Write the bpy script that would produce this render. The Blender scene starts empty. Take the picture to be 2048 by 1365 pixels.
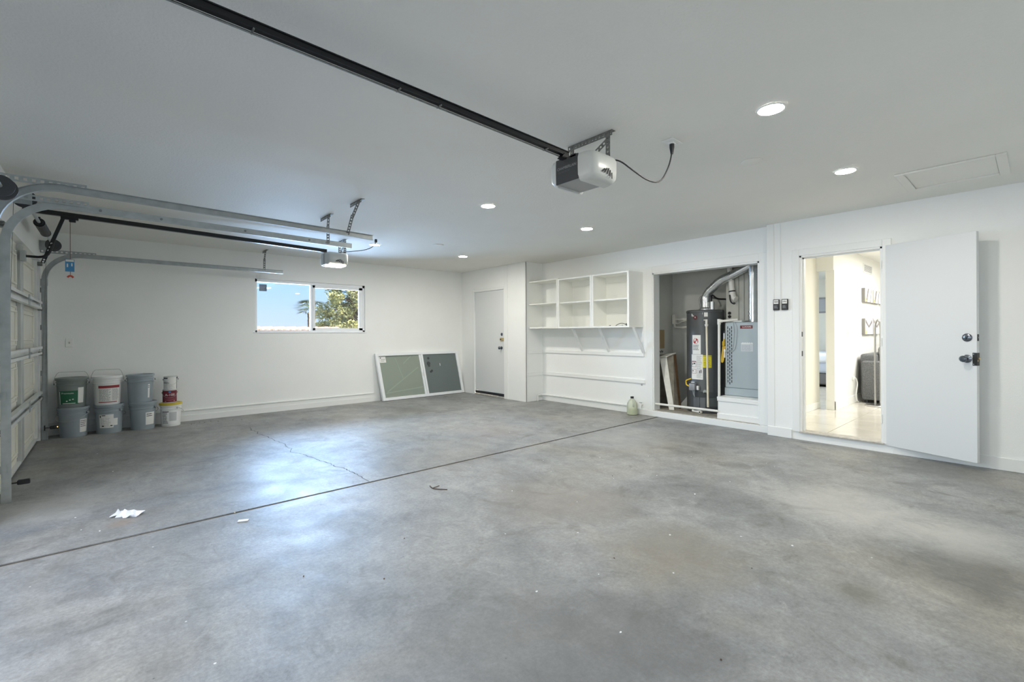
import bpy, bmesh, math, random
from mathutils import Vector, Matrix
random.seed(7)
R = math.radians
SC = bpy.context.scene
COL = SC.collection

# ------------------------------------------------------------------ camera, sky, light, exposure
cam_d = bpy.data.cameras.new('camera'); cam = bpy.data.objects.new('camera', cam_d); COL.objects.link(cam)
YAW = R(48.815); ROLL = 0.005
fw = Vector((math.cos(YAW), math.sin(YAW), 0)); rt = Vector((math.sin(YAW), -math.cos(YAW), 0)); up = Vector((0, 0, 1))
cx = (rt - up*ROLL).normalized(); cy = (up + rt*ROLL).normalized(); cz = -fw
mw = Matrix((cx, cy, cz)).transposed().to_4x4(); mw.translation = (0, 0, 1.25)
cam.matrix_world = mw
cam_d.sensor_width = 36; cam_d.lens = 920.67/2048*36; cam_d.shift_y = (667.45-682.5)/2048
cam_d.clip_start = 0.02; cam_d.clip_end = 500
SC.camera = cam
vs = SC.view_settings
vs.view_transform = 'Standard'; vs.look = 'None'; vs.gamma = 1; vs.use_curve_mapping = False; vs.exposure = 0.22
SC.cycles.max_bounces = 12; SC.cycles.diffuse_bounces = 7; SC.cycles.glossy_bounces = 4
SC.cycles.transparent_max_bounces = 12
SC.cycles.caustics_reflective = False; SC.cycles.caustics_refractive = False

W = bpy.data.worlds.new('sky'); SC.world = W; W.use_nodes = True
nt = W.node_tree; nt.nodes.clear()
o_ = nt.nodes.new('ShaderNodeOutputWorld'); b_ = nt.nodes.new('ShaderNodeBackground')
tc = nt.nodes.new('ShaderNodeTexCoord'); sx = nt.nodes.new('ShaderNodeSeparateXYZ'); cr = nt.nodes.new('ShaderNodeValToRGB')
nt.links.new(tc.outputs['Generated'], sx.inputs[0]); nt.links.new(sx.outputs['Z'], cr.inputs[0])
e = cr.color_ramp.elements
e[0].position = 0.0; e[0].color = (0.66, 0.77, 1.0, 1)
e[1].position = 0.6; e[1].color = (0.12, 0.32, 0.85, 1)
m_ = e.new(0.10); m_.color = (0.47, 0.74, 1.0, 1)
nt.links.new(cr.outputs[0], b_.inputs[0]); b_.inputs[1].default_value = 1.0
nt.links.new(b_.outputs[0], o_.inputs[0])

def light(kind, name, loc, rot, energy, color, **kw):
    d = bpy.data.lights.new(name, kind); d.energy = energy; d.color = color
    for k, v in kw.items(): setattr(d, k, v)
    o = bpy.data.objects.new(name, d); o.location = loc; o.rotation_euler = rot; COL.objects.link(o); return o
light('SUN', 'sun', (0, 0, 30), (R(52), 0, R(35)), 8.5, (1, .93, .80), angle=R(.6))
# daylight entering through the window opening (area light in the window plane, just outside the glass)
win_light = light('AREA', 'window_daylight', (2.645, 8.44, 1.74), (R(-75), 0, 0), 112, (.42, .64, 1.0), shape='RECTANGLE', size=1.72, size_y=.78, spread=R(135))
win_light.visible_camera = False
# unseen fill light added to brighten the room, set at the wide vehicle doorway
door_fill = light('AREA', 'doorway_fill', (-.95, 2.0, 1.30), (R(50), 0, R(-90)), 53, (1, .985, .945), shape='RECTANGLE', size=4.7, size_y=1.7, spread=R(148))
door_fill.visible_camera = False
# unseen area lights added to brighten the rooms beyond the inner door
light('AREA', 'living_room_fill', (9.6, .2, 2.5), (0, 0, 0), 120, (1, .98, .94), shape='RECTANGLE', size=2.4, size_y=2.0)
light('AREA', 'bedroom_fill', (10.2, 3.4, 2.5), (0, 0, 0), 45, (.85, .93, 1.0), shape='RECTANGLE', size=1.2, size_y=1.2)
LAMP_STRENGTH = 425

# ------------------------------------------------------------------ materials
MATS = {}
def mat(name, color, rough=.6, metal=0, bump=0, bscale=200, var=0, vscale=6, spec=None, emit=None, estr=0, trans=0, coat=0):
    if name in MATS: return MATS[name]
    m = bpy.data.materials.new(name); m.use_nodes = True; MATS[name] = m
    n = m.node_tree; p = n.nodes['Principled BSDF']; L = n.links.new
    p.inputs['Base Color'].default_value = (*color, 1); p.inputs['Roughness'].default_value = rough; p.inputs['Metallic'].default_value = metal
    if spec is not None: p.inputs['Specular IOR Level'].default_value = spec
    if emit: p.inputs['Emission Color'].default_value = (*emit, 1); p.inputs['Emission Strength'].default_value = estr
    if trans: p.inputs['Transmission Weight'].default_value = trans
    if coat: p.inputs['Coat Weight'].default_value = coat
    t = n.nodes.new('ShaderNodeTexCoord')
    if var:
        z = n.nodes.new('ShaderNodeTexNoise'); z.inputs['Scale'].default_value = vscale; z.inputs['Detail'].default_value = 5
        L(t.outputs['Object'], z.inputs['Vector'])
        mr = n.nodes.new('ShaderNodeMapRange'); mr.inputs[1].default_value = .3; mr.inputs[2].default_value = .7
        mr.inputs[3].default_value = 1-var; mr.inputs[4].default_value = 1+var; L(z.outputs[0], mr.inputs[0])
        mx = n.nodes.new('ShaderNodeVectorMath'); mx.operation = 'SCALE'; mx.inputs[0].default_value = color
        L(mr.outputs[0], mx.inputs['Scale']); L(mx.outputs[0], p.inputs['Base Color'])
    if bump:
        z2 = n.nodes.new('ShaderNodeTexNoise'); z2.inputs['Scale'].default_value = bscale; z2.inputs['Detail'].default_value = 3
        L(t.outputs['Object'], z2.inputs['Vector'])
        bp = n.nodes.new('ShaderNodeBump'); bp.inputs['Strength'].default_value = bump; bp.inputs['Distance'].default_value = .004
        L(z2.outputs[0], bp.inputs['Height']); L(bp.outputs[0], p.inputs['Normal'])
    return m

WALL = mat('wall_paint', (.86, .87, .85), .62, bump=.3, bscale=110, var=.015, vscale=2)
CEIL = mat('ceiling_paint', (.78, .775, .73), .75, bump=.6, bscale=75, var=.02, vscale=1.3)
TRIM = mat('trim_paint', (.84, .85, .83), .38, bump=.03, bscale=40)
SHELFW = mat('shelf_paint', (.86, .86, .81), .42, bump=.04, bscale=30)
DOORW = mat('door_paint', (.70, .715, .71), .36, bump=.05, bscale=30)
VINYL = mat('vinyl_white', (.86, .88, .90), .35)
GALV = mat('galvanized_steel', (.42, .45, .45), .48, .45, bump=.04, bscale=120, var=.12, vscale=14)
GALVD = mat('dull_perforated_steel', (.20, .21, .20), .5, .6, var=.25, vscale=40)
DUCT = mat('duct_steel', (.72, .74, .74), .24, .9, var=.10, vscale=9, bump=.05, bscale=25)
BLACKM = mat('black_painted_steel', (.014, .015, .017), .38, .2)
BLACKP = mat('black_plastic', (.015, .016, .018), .45)
DARKG = mat('dark_grey_panel', (.045, .048, .052), .5, bump=.04, bscale=150)
OPENW = mat('opener_plastic', (.56, .58, .56), .34)
OPENG = mat('opener_chassis_grey', (.32, .33, .33), .5)
CREAM = mat('door_section_cream', (.80, .79, .71), .5, var=.04, vscale=4)
STEELW = mat('white_coated_steel', (.74, .76, .75), .36, .15, var=.04, vscale=8)
STILEG = mat('grey_stile_steel', (.56, .58, .57), .42, .35, var=.08, vscale=6)
PAPER = mat('paper_label', (.80, .80, .77), .7)
INK = mat('ink', (.04, .04, .045), .7)
INKG = mat('grey_ink', (.33, .34, .35), .7)
WHITEP = mat('white_plastic', (.82, .83, .81), .4)
PVC = mat('pvc_pipe', (.80, .79, .73), .35)
CPVC = mat('cream_pipe', (.80, .72, .56), .4, var=.08, vscale=7)
BUCKETG = mat('grey_bucket_plastic', (.31, .36, .395), .42, bump=.02, bscale=40, var=.04)
BUCKETD = mat('dark_grey_bucket_plastic', (.20, .235, .225), .42, var=.06)
BUCKETW = mat('white_bucket_plastic', (.80, .81, .80), .4, var=.03)
YELLOW = mat('yellow_lid', (.66, .52, .06), .45)
GREEN = mat('green_label', (.012, .12, .055), .45)
REDL = mat('red_label_band', (.30, .035, .045), .5)
MAROON = mat('maroon_label', (.16, .012, .025), .42)
STOPR = mat('stop_red', (.42, .02, .025), .5)
BLUET = mat('blue_tag', (.06, .26, .52), .55)
RED = mat('red_handle', (.55, .06, .03), .45)
HEATER = mat('heater_grey', (.085, .092, .095), .40, .15, var=.05, vscale=3)
FURN = mat('furnace_blue_grey', (.40, .46, .48), .40, .25, var=.04, vscale=3)
YEL = mat('yellow_gas_hose', (.78, .52, .03), .38)
YELLB = mat('yellow_paper', (.80, .70, .02), .6)
WOODG = mat('weathered_wood', (.32, .295, .245), .75, var=.22, vscale=11, bump=.2, bscale=30)
WOODB = mat('brown_wood', (.10, .055, .022), .7, var=.3, vscale=14)
WOODW = mat('whitewashed_board', (.80, .79, .73), .6, var=.07, vscale=16)
TAN = mat('tan_board', (.44, .33, .19), .7, var=.06)
JOINTW = mat('expansion_joint_wood', (.085, .07, .05), .85, var=.45, vscale=9)
BRASS = mat('brass', (.55, .44, .24), .35, .8)
NICKEL = mat('dark_nickel', (.16, .18, .21), .22, .9)
BRONZE = mat('dark_bronze_plate', (.05, .05, .05), .38, .8)
CHROME = mat('chrome_tube', (.45, .44, .42), .25, .95)
SOFA = mat('grey_sofa_fabric', (.16, .165, .17), .9, bump=.7, bscale=170, var=.35, vscale=90)
CREAMW = mat('warm_wall_paint', (.83, .80, .71), .6)
WHITEW = mat('house_wall_paint', (.86, .86, .82), .6)
TILE = mat('beige_floor_tile', (.74, .71, .64), .14, var=.09, vscale=3)
GROUT = mat('tile_grout', (.50, .47, .40), .8)
JUGP = None
CAVITY = mat('dark_cavity', (.012, .012, .012), .8)
RUBBER = mat('rubber_seal', (.05, .05, .05), .7)
LIT = mat('lit_diffuser', (.9, .9, .9), .5, emit=(1, .95, .85), estr=LAMP_STRENGTH)
LENSLIT = mat('lit_opener_lens', (.85, .84, .78), .4, emit=(1, .93, .74), estr=18)
TISSUE = mat('tissue_paper', (.85, .87, .90), .8)
CHIP = mat('white_paint_chip', (.82, .83, .83), .7)
TWIG = mat('dry_twig', (.09, .055, .03), .8)
AMBER = mat('amber_led', (.6, .25, .05), .4, emit=(1, .45, .12), estr=3)
LEAFP = mat('pine_needles', (.62, .60, .28), .8, var=.4, vscale=1.2)
LEAFY = mat('sunlit_shrub_leaves', (.55, .52, .20), .8, var=.35, vscale=2)
PALML = mat('palm_frond', (.16, .20, .08), .7, var=.3, vscale=2)
PALMD = mat('dry_palm_skirt', (.46, .34, .20), .8, var=.2, vscale=2)
BARK = mat('tree_bark', (.24, .17, .12), .9, var=.2)
RTILE = mat('clay_roof_tile', (.66, .42, .33), .75, var=.18, vscale=2)
STUCCO = mat('stucco', (.66, .58, .48), .9, bump=.2)
EARTH = mat('dry_ground', (.45, .38, .28), .95, var=.15, vscale=.6)
CANV = mat('canvas_print', (.82, .81, .77), .7)
CANVG = mat('canvas_grey', (.25, .24, .22), .7)
CANVY = mat('canvas_ochre', (.66, .52, .25), .7)
BLUEB = mat('blue_grey_bedding', (.45, .50, .62), .8)

def glass(name, tint, refl=.08, rough=0.0):
    m = bpy.data.materials.new(name); m.use_nodes = True; n = m.node_tree; n.nodes.clear(); L = n.links.new
    o = n.nodes.new('ShaderNodeOutputMaterial'); mx = n.nodes.new('ShaderNodeMixShader')
    t = n.nodes.new('ShaderNodeBsdfTransparent'); t.inputs[0].default_value = (*tint, 1)
    g = n.nodes.new('ShaderNodeBsdfGlossy'); g.inputs['Roughness'].default_value = rough
    fr = n.nodes.new('ShaderNodeFresnel'); fr.inputs[0].default_value = 1.5
    L(fr.outputs[0], mx.inputs[0]); L(t.outputs[0], mx.inputs[1]); L(g.outputs[0], mx.inputs[2]); L(mx.outputs[0], o.inputs[0])
    return m
PANE = glass('clear_window_glass', (.97, .99, .99))
def dusty(name, tint, film, f, refl, rough):
    m = bpy.data.materials.new(name); m.use_nodes = True; n = m.node_tree; n.nodes.clear(); L = n.links.new
    o = n.nodes.new('ShaderNodeOutputMaterial'); a = n.nodes.new('ShaderNodeMixShader'); b = n.nodes.new('ShaderNodeMixShader')
    t = n.nodes.new('ShaderNodeBsdfTransparent'); t.inputs[0].default_value = (*tint, 1)
    d = n.nodes.new('ShaderNodeBsdfDiffuse'); d.inputs[0].default_value = (*film, 1)
    g = n.nodes.new('ShaderNodeBsdfGlossy'); g.inputs['Roughness'].default_value = rough
    a.inputs[0].default_value = f; L(t.outputs[0], a.inputs[1]); L(d.outputs[0], a.inputs[2])
    lw = n.nodes.new('ShaderNodeFresnel'); lw.inputs[0].default_value = refl; L(lw.outputs[0], b.inputs[0]); L(a.outputs[0], b.inputs[1]); L(g.outputs[0], b.inputs[2]); L(b.outputs[0], o.inputs[0])
    return m
PANE_OLD = dusty('dusty_green_glass', (.80, .86, .80), (.44, .50, .43), .62, 1.35, .12)
PANE_DARK = dusty('dark_tinted_glass', (.70, .76, .75), (.22, .26, .255), .70, 1.5, .04)
JUGG = dusty('translucent_jug_plastic', (.97, .98, .93), (.78, .82, .68), .42, 1.3, .3)
def liquid():
    return mat('yellow_green_fluid', (.80, .84, .46), .15)
LIQ = liquid()

STAINS_AND_SHADE = [((1.25, 1.35), .62, (.13, .132, .13), .55), ((1.6, 1.0), .40, (.13, .132, .13), .45), ((3.35, .27), .42, (.10, .10, .09), .65), ((2.70, .57), .13, (.11, .115, .09), .6), ((3.90, .38), .40, (.50, .49, .45), .55), ((3.97, .95), .55, (.48, .475, .45), .5), ((3.75, 6.72), .40, (.13, .13, .115), .6), ((3.15, 6.40), .35, (.14, .14, .12), .5), ((2.54, 2.37), .60, (.27, .235, .20), .5), ((2.45, 1.38), .45, (.24, .215, .17), .55), ((.06, 4.02), .10, (.30, .22, .16), .5), ((-.30, 4.75), .45, (.44, .43, .40), .4), ((1.43, 3.36), .07, (.20, .22, .24), .7), ((5.60, .60), .40, (.13, .13, .12), .5), ((4.6, 3.2), .7, (.42, .42, .40), .35), ((3.7, 4.6), .5, (.34, .29, .26), .35)]  # the dark spot by the open door is its shadow, painted into the slab
def concrete():
    m = bpy.data.materials.new('worn_concrete'); m.use_nodes = True; n = m.node_tree; L = n.links.new; p = n.nodes['Principled BSDF']
    t = n.nodes.new('ShaderNodeTexCoord')
    def noise(scale, detail=6, rough=.6, dist=0, sc=None):
        z = n.nodes.new('ShaderNodeTexNoise'); z.inputs['Scale'].default_value = scale; z.inputs['Detail'].default_value = detail
        z.inputs['Roughness'].default_value = rough; z.inputs['Distortion'].default_value = dist
        if sc:
            mp = n.nodes.new('ShaderNodeMapping'); mp.inputs['Scale'].default_value = sc; mp.inputs['Rotation'].default_value = (0, 0, R(18)); L(t.outputs['Object'], mp.inputs[0]); L(mp.outputs[0], z.inputs['Vector'])
        else: L(t.outputs['Object'], z.inputs['Vector'])
        return z.outputs[0]
    def ramp(src, stops):
        r = n.nodes.new('ShaderNodeValToRGB'); el = r.color_ramp.elements
        el[0].position, el[0].color = stops[0][0], (*stops[0][1], 1)
        el[1].position, el[1].color = stops[-1][0], (*stops[-1][1], 1)
        for s in stops[1:-1]: q = el.new(s[0]); q.color = (*s[1], 1)
        L(src, r.inputs[0]); return r.outputs[0]
    def mix(f, a, b, mode='MIX'):
        x = n.nodes.new('ShaderNodeMix'); x.data_type = 'RGBA'; x.blend_type = mode
        if isinstance(f, (int, float)): x.inputs[0].default_value = f
        else: L(f, x.inputs[0])
        for v, i in ((a, 6), (b, 7)):
            if isinstance(v, tuple): x.inputs[i].default_value = (*v, 1)
            else: L(v, x.inputs[i])
        return x.outputs[2]
    g = lambda v: (v, v, v)
    base = ramp(noise(.9, 9, .66, .9), [(.28, (.185, .192, .195)), (.5, (.275, .282, .280)), (.72, (.365, .366, .355))])
    brown = ramp(noise(.55, 5, .6, .8), [(.48, g(0)), (.68, g(1))])
    col = mix(brown, base, mix(.7, base, (.32, .295, .245)))
    streak = ramp(noise(7, 7, .72, .6, (1, .45, 1)), [(.32, g(.86)), (.66, g(1.09))])
    p.inputs['Specular IOR Level'].default_value = .40
    col = mix(1, col, streak, 'MULTIPLY')
    fine = ramp(noise(48, 6, .8), [(.3, g(.74)), (.7, g(1.2))])
    med = ramp(noise(4.2, 10, .78, .7), [(.34, g(.80)), (.66, g(1.12))])
    col = mix(1, col, med, 'MULTIPLY')
    col = mix(1, col, fine, 'MULTIPLY')
    stain = ramp(noise(2.6, 9, .72, 1.2), [(.55, g(0)), (.70, g(1))])
    col = mix(mix(.7, (0, 0, 0), stain), col, (.12, .12, .105))
    pale = ramp(noise(3.7, 9, .75, .8), [(.62, g(0)), (.75, g(1))])
    col = mix(mix(.5, (0, 0, 0), pale), col, (.56, .565, .55))
    v = n.nodes.new('ShaderNodeTexVoronoi'); v.inputs['Scale'].default_value = 4.5; L(t.outputs['Object'], v.inputs['Vector'])
    speck = ramp(v.outputs['Distance'], [(.012, g(1)), (.03, g(0))])
    col = mix(speck, col, (.75, .76, .75))
    v2 = n.nodes.new('ShaderNodeTexVoronoi'); v2.inputs['Scale'].default_value = 7.3; L(t.outputs['Object'], v2.inputs['Vector'])
    dspeck = ramp(v2.outputs['Distance'], [(.012, g(1)), (.035, g(0))])
    col = mix(dspeck, col, (.07, .07, .06))
    scuff = ramp(noise(23, 9, .8, 1.4, (1, .5, 1)), [(.60, g(0)), (.70, g(1))])
    scm = ramp(noise(1.3, 4, .6), [(.45, g(0)), (.65, g(1))])
    col = mix(mix(1, mix(.6, (0, 0, 0), scuff), scm, 'MULTIPLY'), col, (.09, .09, .08))
    ws = ramp(noise(31, 8, .8, .8), [(.66, g(0)), (.74, g(1))])
    col = mix(mix(.45, (0, 0, 0), ws), col, (.60, .60, .59))
    # stains, pale worn patches and a painted door shadow at their places on the slab
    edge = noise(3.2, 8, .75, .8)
    for (bx, by), rad, c3, st in STAINS_AND_SHADE:
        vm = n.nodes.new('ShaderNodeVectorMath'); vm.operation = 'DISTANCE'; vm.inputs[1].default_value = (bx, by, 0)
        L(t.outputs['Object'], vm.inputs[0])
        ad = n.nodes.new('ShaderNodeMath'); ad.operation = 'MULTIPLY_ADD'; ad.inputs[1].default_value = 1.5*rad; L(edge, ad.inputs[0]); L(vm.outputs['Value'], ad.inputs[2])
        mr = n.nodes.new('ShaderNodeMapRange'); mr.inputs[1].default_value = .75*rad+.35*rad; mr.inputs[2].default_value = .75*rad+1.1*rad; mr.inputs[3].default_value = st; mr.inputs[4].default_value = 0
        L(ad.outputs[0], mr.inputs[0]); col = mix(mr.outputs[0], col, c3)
    L(col, p.inputs['Base Color'])
    rr = n.nodes.new('ShaderNodeMapRange'); rr.inputs[1].default_value = .3; rr.inputs[2].default_value = .7; rr.inputs[3].default_value = .36; rr.inputs[4].default_value = .58
    L(noise(1.6, 6, .65, .5), rr.inputs[0]); L(rr.outputs[0], p.inputs['Roughness'])
    bp = n.nodes.new('ShaderNodeBump'); bp.inputs['Strength'].default_value = .30; bp.inputs['Distance'].default_value = .006
    L(noise(18, 8, .7, .3), bp.inputs['Height']); L(bp.outputs[0], p.inputs['Normal'])
    return m
CONC = concrete()

# ------------------------------------------------------------------ mesh helpers
class MB:
    def __init__(s, M=None): s.bm = bmesh.new(); s.M = M or Matrix()
    def v(s, p): return s.bm.verts.new(s.M @ Vector(p))
    def face(s, vs_):
        try: return s.bm.faces.new(vs_)
        except ValueError: return None
    def box(s, x0, x1, y0, y1, z0, z1, bev=0, seg=1):
        x0, x1 = sorted((x0, x1)); y0, y1 = sorted((y0, y1)); z0, z1 = sorted((z0, z1))
        a = [s.v((x, y, z)) for z in (z0, z1) for x, y in ((x0, y0), (x1, y0), (x1, y1), (x0, y1))]
        fs = [s.face([a[i] for i in f]) for f in ((3, 2, 1, 0), (4, 5, 6, 7), (0, 1, 5, 4), (1, 2, 6, 5), (2, 3, 7, 6), (3, 0, 4, 7))]
        if bev:
            es = list({ed for f in fs for ed in f.edges})
            bmesh.ops.bevel(s.bm, geom=es, offset=bev, segments=seg, affect='EDGES', profile=.5)
        return s
    def ring(s, c, ax, r, n, ref=None):
        ax = Vector(ax).normalized(); ref = Vector(ref) if ref else (Vector((0, 0, 1)) if abs(ax.z) < .9 else Vector((1, 0, 0)))
        u = ax.cross(ref).normalized(); w = ax.cross(u)
        return [s.v(Vector(c) + (u*math.cos(2*math.pi*i/n) + w*math.sin(2*math.pi*i/n))*r) for i in range(n)]
    def cyl(s, p0, p1, r0, r1=None, n=16, caps=True):
        r1 = r0 if r1 is None else r1; p0 = Vector(p0); p1 = Vector(p1); ax = p1-p0
        a = s.ring(p0, ax, r0, n); b = s.ring(p1, ax, r1, n)
        for i in range(n): s.face((a[i], b[i], b[(i+1) % n], a[(i+1) % n]))
        if caps: s.face(a); s.face(b[::-1])
        return s
    def tube(s, pts, r, n=10, caps=True, smooth=0):
        P = [Vector(p) for p in pts]
        for _ in range(smooth):
            Q = [P[0]]
            for a, b in zip(P, P[1:]): Q += [a*.75+b*.25, a*.25+b*.75]
            P = Q + [P[-1]]
        rings = []; u = None
        for i, p in enumerate(P):
            t = (P[min(i+1, len(P)-1)] - P[max(i-1, 0)]).normalized()
            if u is None:
                ref = Vector((0, 0, 1)) if abs(t.z) < .9 else Vector((1, 0, 0)); u = t.cross(ref).normalized()
            else: u = (u - t*u.dot(t)).normalized()
            w = t.cross(u); rr = r(i/(len(P)-1)) if callable(r) else r
            rings.append([s.v(p + (u*math.cos(2*math.pi*k/n)+w*math.sin(2*math.pi*k/n))*rr) for k in range(n)])
        for a, b in zip(rings, rings[1:]):
            for k in range(n): s.face((a[k], a[(k+1) % n], b[(k+1) % n], b[k]))
        if caps: s.face(rings[0][::-1]); s.face(rings[-1])
        return s
    def lathe(s, prof, c=(0, 0, 0), n=32, axis='Z'):
        rings = []
        for r, z in prof:
            if r < 1e-6: rings.append([s.v((c[0], c[1], c[2]+z))])
            else: rings.append([s.v((c[0]+r*math.cos(2*math.pi*k/n), c[1]+r*math.sin(2*math.pi*k/n), c[2]+z)) for k in range(n)])
        for a, b in zip(rings, rings[1:]):
            for k in range(n):
                k2 = (k+1) % n
                if len(a) == 1 and len(b) == 1: continue
                if len(a) == 1: s.face((a[0], b[k2], b[k]))
                elif len(b) == 1: s.face((a[k], a[k2], b[0]))
                else: s.face((a[k], a[k2], b[k2], b[k]))
        return s
    def prism(s, poly, d0, d1, to3):
        a = [s.v(to3(x, y, d0)) for x, y in poly]; b = [s.v(to3(x, y, d1)) for x, y in poly]; n = len(poly)
        s.face(a[::-1]); s.face(b)
        for i in range(n): s.face((a[i], a[(i+1) % n], b[(i+1) % n], b[i]))
        return s
    def bar(s, p0, p1, w, h, upv=(0, 0, 1)):   # rectangular bar, w across, h along upv
        p0 = Vector(p0); p1 = Vector(p1); t = (p1-p0).normalized(); u = t.cross(Vector(upv)).normalized(); q = u.cross(t)
        c = [[s.v(p + u*a*w/2 + q*b*h/2) for a, b in ((-1, -1), (1, -1), (1, 1), (-1, 1))] for p in (p0, p1)]
        s.face(c[0][::-1]); s.face(c[1])
        for i in range(4): s.face((c[0][i], c[0][(i+1) % 4], c[1][(i+1) % 4], c[1][i]))
        return s
    def perf(s, p0, p1, w, nrm, pitch=.03, th=.003):   # perforated strap: two rails and rungs, the holes are real
        p0 = Vector(p0); p1 = Vector(p1); t = p1-p0; Ln = t.length; t.normalize(); u = t.cross(Vector(nrm)).normalized()
        for sg in (-1, 1): s.bar(p0+u*sg*w*.36, p1+u*sg*w*.36, w*.28, th, nrm)
        k = max(1, int(Ln/pitch))
        for i in range(k+1):
            c = p0 + t*(Ln*i/k); a = max(-pitch*.28, -Ln*i/k); b = min(pitch*.28, Ln*(1-i/k))
            s.bar(c+t*a, c+t*b, w*.5, th*.9, nrm)
        return s
def finish(name, mb, m, parent=None, ang=35):
    bm = mb.bm
    bmesh.ops.recalc_face_normals(bm, faces=bm.faces[:])
    for f in bm.faces: f.smooth = True
    ca = math.radians(ang)
    for ed in bm.edges:
        if len(ed.link_faces) == 2 and ed.calc_face_angle(0) > ca: ed.smooth = False
    off = world_loc(parent) if parent else Vector((0, 0, 0))
    if off.length: bmesh.ops.translate(bm, vec=-off, verts=bm.verts[:])
    me = bpy.data.meshes.new(name); bm.to_mesh(me); bm.free(); me.materials.append(m)
    o = bpy.data.objects.new(name, me); COL.objects.link(o)
    if parent: o.parent = parent
    return o
def world_loc(o):
    v = Vector((0, 0, 0))
    while o is not None: v += Vector(o.location); o = o.parent
    return v
obj = finish
def tag(o, label, cat, group=None, kind=None):
    o['label'] = label; o['category'] = cat
    if group: o['group'] = group
    if kind: o['kind'] = kind
    return o
def thing(name, label, cat, loc, group=None):
    o = bpy.data.objects.new(name, None); COL.objects.link(o); o.location = loc; o.empty_display_size = .05
    return tag(o, label, cat, group)
def struct(name, mb, m, parent=None, ang=35):
    o = finish(name, mb, m, parent, ang)
    if not parent: o['kind'] = 'structure'
    return o
def dup(root, loc, label, group=None):
    r = root.copy(); COL.objects.link(r); r.location = loc; r['label'] = label
    if group: r['group'] = group
    for ch in root.children:
        c = ch.copy(); COL.objects.link(c); c.parent = r
        for g in ch.children:
            d = g.copy(); COL.objects.link(d); d.parent = c
    return r
def text_mesh(body, size, place, depth=.0006, align='CENTER'):
    cu = bpy.data.curves.new('lettering', 'FONT'); cu.body = body; cu.size = size; cu.align_x = align; cu.align_y = 'CENTER'; cu.resolution_u = 3
    to = bpy.data.objects.new('lettering', cu); COL.objects.link(to)
    dg = bpy.context.evaluated_depsgraph_get(); me = bpy.data.meshes.new_from_object(to.evaluated_get(dg))
    bpy.data.objects.remove(to); bpy.data.curves.remove(cu)
    mb = MB(); mb.bm.from_mesh(me); bpy.data.meshes.remove(me)
    for v in mb.bm.verts: v.co = place(v.co.x, v.co.y, depth)
    return mb
def planar(o, right, upv):
    o = Vector(o); right = Vector(right).normalized(); upv = Vector(upv).normalized(); nn = right.cross(upv)
    return lambda x, y, d: o + right*x + upv*y + nn*d
def patch(mb, place, x0, x1, y0, y1, d=.0004, nx=1, ny=1):
    g = [[mb.bm.verts.new(place(x0+(x1-x0)*i/nx, y0+(y1-y0)*j/ny, d)) for j in range(ny+1)] for i in range(nx+1)]
    for i in range(nx):
        for j in range(ny): mb.face((g[i][j], g[i+1][j], g[i+1][j+1], g[i][j+1]))
    return mb
def solidpatch(place, x0, x1, y0, y1, d0, d1, nx=1, mb=None):
    mb = mb or MB(); V = {}
    for k, d in enumerate((d0, d1)):
        for i in range(nx+1):
            for j, y in enumerate((y0, y1)): V[i, j, k] = mb.bm.verts.new(place(x0+(x1-x0)*i/nx, y, d))
    for i in range(nx):
        mb.face((V[i, 0, 1], V[i+1, 0, 1], V[i+1, 1, 1], V[i, 1, 1])); mb.face((V[i, 0, 0], V[i, 1, 0], V[i+1, 1, 0], V[i+1, 0, 0]))
        mb.face((V[i, 1, 0], V[i, 1, 1], V[i+1, 1, 1], V[i+1, 1, 0])); mb.face((V[i, 0, 0], V[i+1, 0, 0], V[i+1, 0, 1], V[i, 0, 1]))
    mb.face((V[0, 0, 0], V[0, 0, 1], V[0, 1, 1], V[0, 1, 0])); mb.face((V[nx, 0, 0], V[nx, 1, 0], V[nx, 1, 1], V[nx, 0, 1]))
    return mb
def around(c, r0, r1=None, z0=0, z1=1, phi0=0, cam_xy=(0, 0)):
    """wrap x (arc length at r0) and y (height) onto a cone about the vertical axis at c; phi 0 faces the garage's camera corner"""
    c = Vector(c); r1 = r0 if r1 is None else r1
    d = Vector((cam_xy[0]-c.x, cam_xy[1]-c.y, 0)).normalized(); g = -d; rr = Vector((g.y, -g.x, 0))
    def f(x, y, off):
        r = r0 + (r1-r0)*((y-z0)/(z1-z0)) + off; a = phi0 + x/r0
        return Vector((c.x, c.y, c.z+y)) + (d*math.cos(a) + rr*math.sin(a))*r
    return f
def print_rows(place, x0, x1, y0, y1, n, seed=1, d=.0012, frac=.45, mb=None):
    rnd = random.Random(seed); mb = mb or MB(); h = (y1-y0)/n
    for i in range(n):
        yb = y0 + h*i + h*(1-frac)/2; x = x0; end = x1 - (x1-x0)*rnd.uniform(0, .3)
        while x < end - .002:
            w = min(rnd.uniform(.12, .35)*(x1-x0), end-x); patch(mb, place, x, x+w, yb, yb+h*frac, d, 1); x += w + (x1-x0)*.035
    return mb

# ------------------------------------------------------------------ the room shell
H = 2.555; XB = 6.03; XA = 6.13; XC = 5.707; YB = 8.158; XL = -.62; YF = -.85; JY = 3.717
mb = MB(); mb.box(XL-.2, XB+.35, YF-.2, JY-.016, -.15, 0); mb.box(XL-.2, XB+.35, JY+.016, YB+.2, -.15, 0)
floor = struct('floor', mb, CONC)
mb = MB(); n = 24
for i in range(n):
    x0 = XL-.1+(XB+.22-XL)*i/n; x1 = XL-.1+(XB+.22-XL)*(i+1)/n
    mb.box(x0, x1+.001, JY-.016, JY+.016, -.12, -.004-random.random()*.004)
struct('trim_1', mb, JOINTW)
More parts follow.
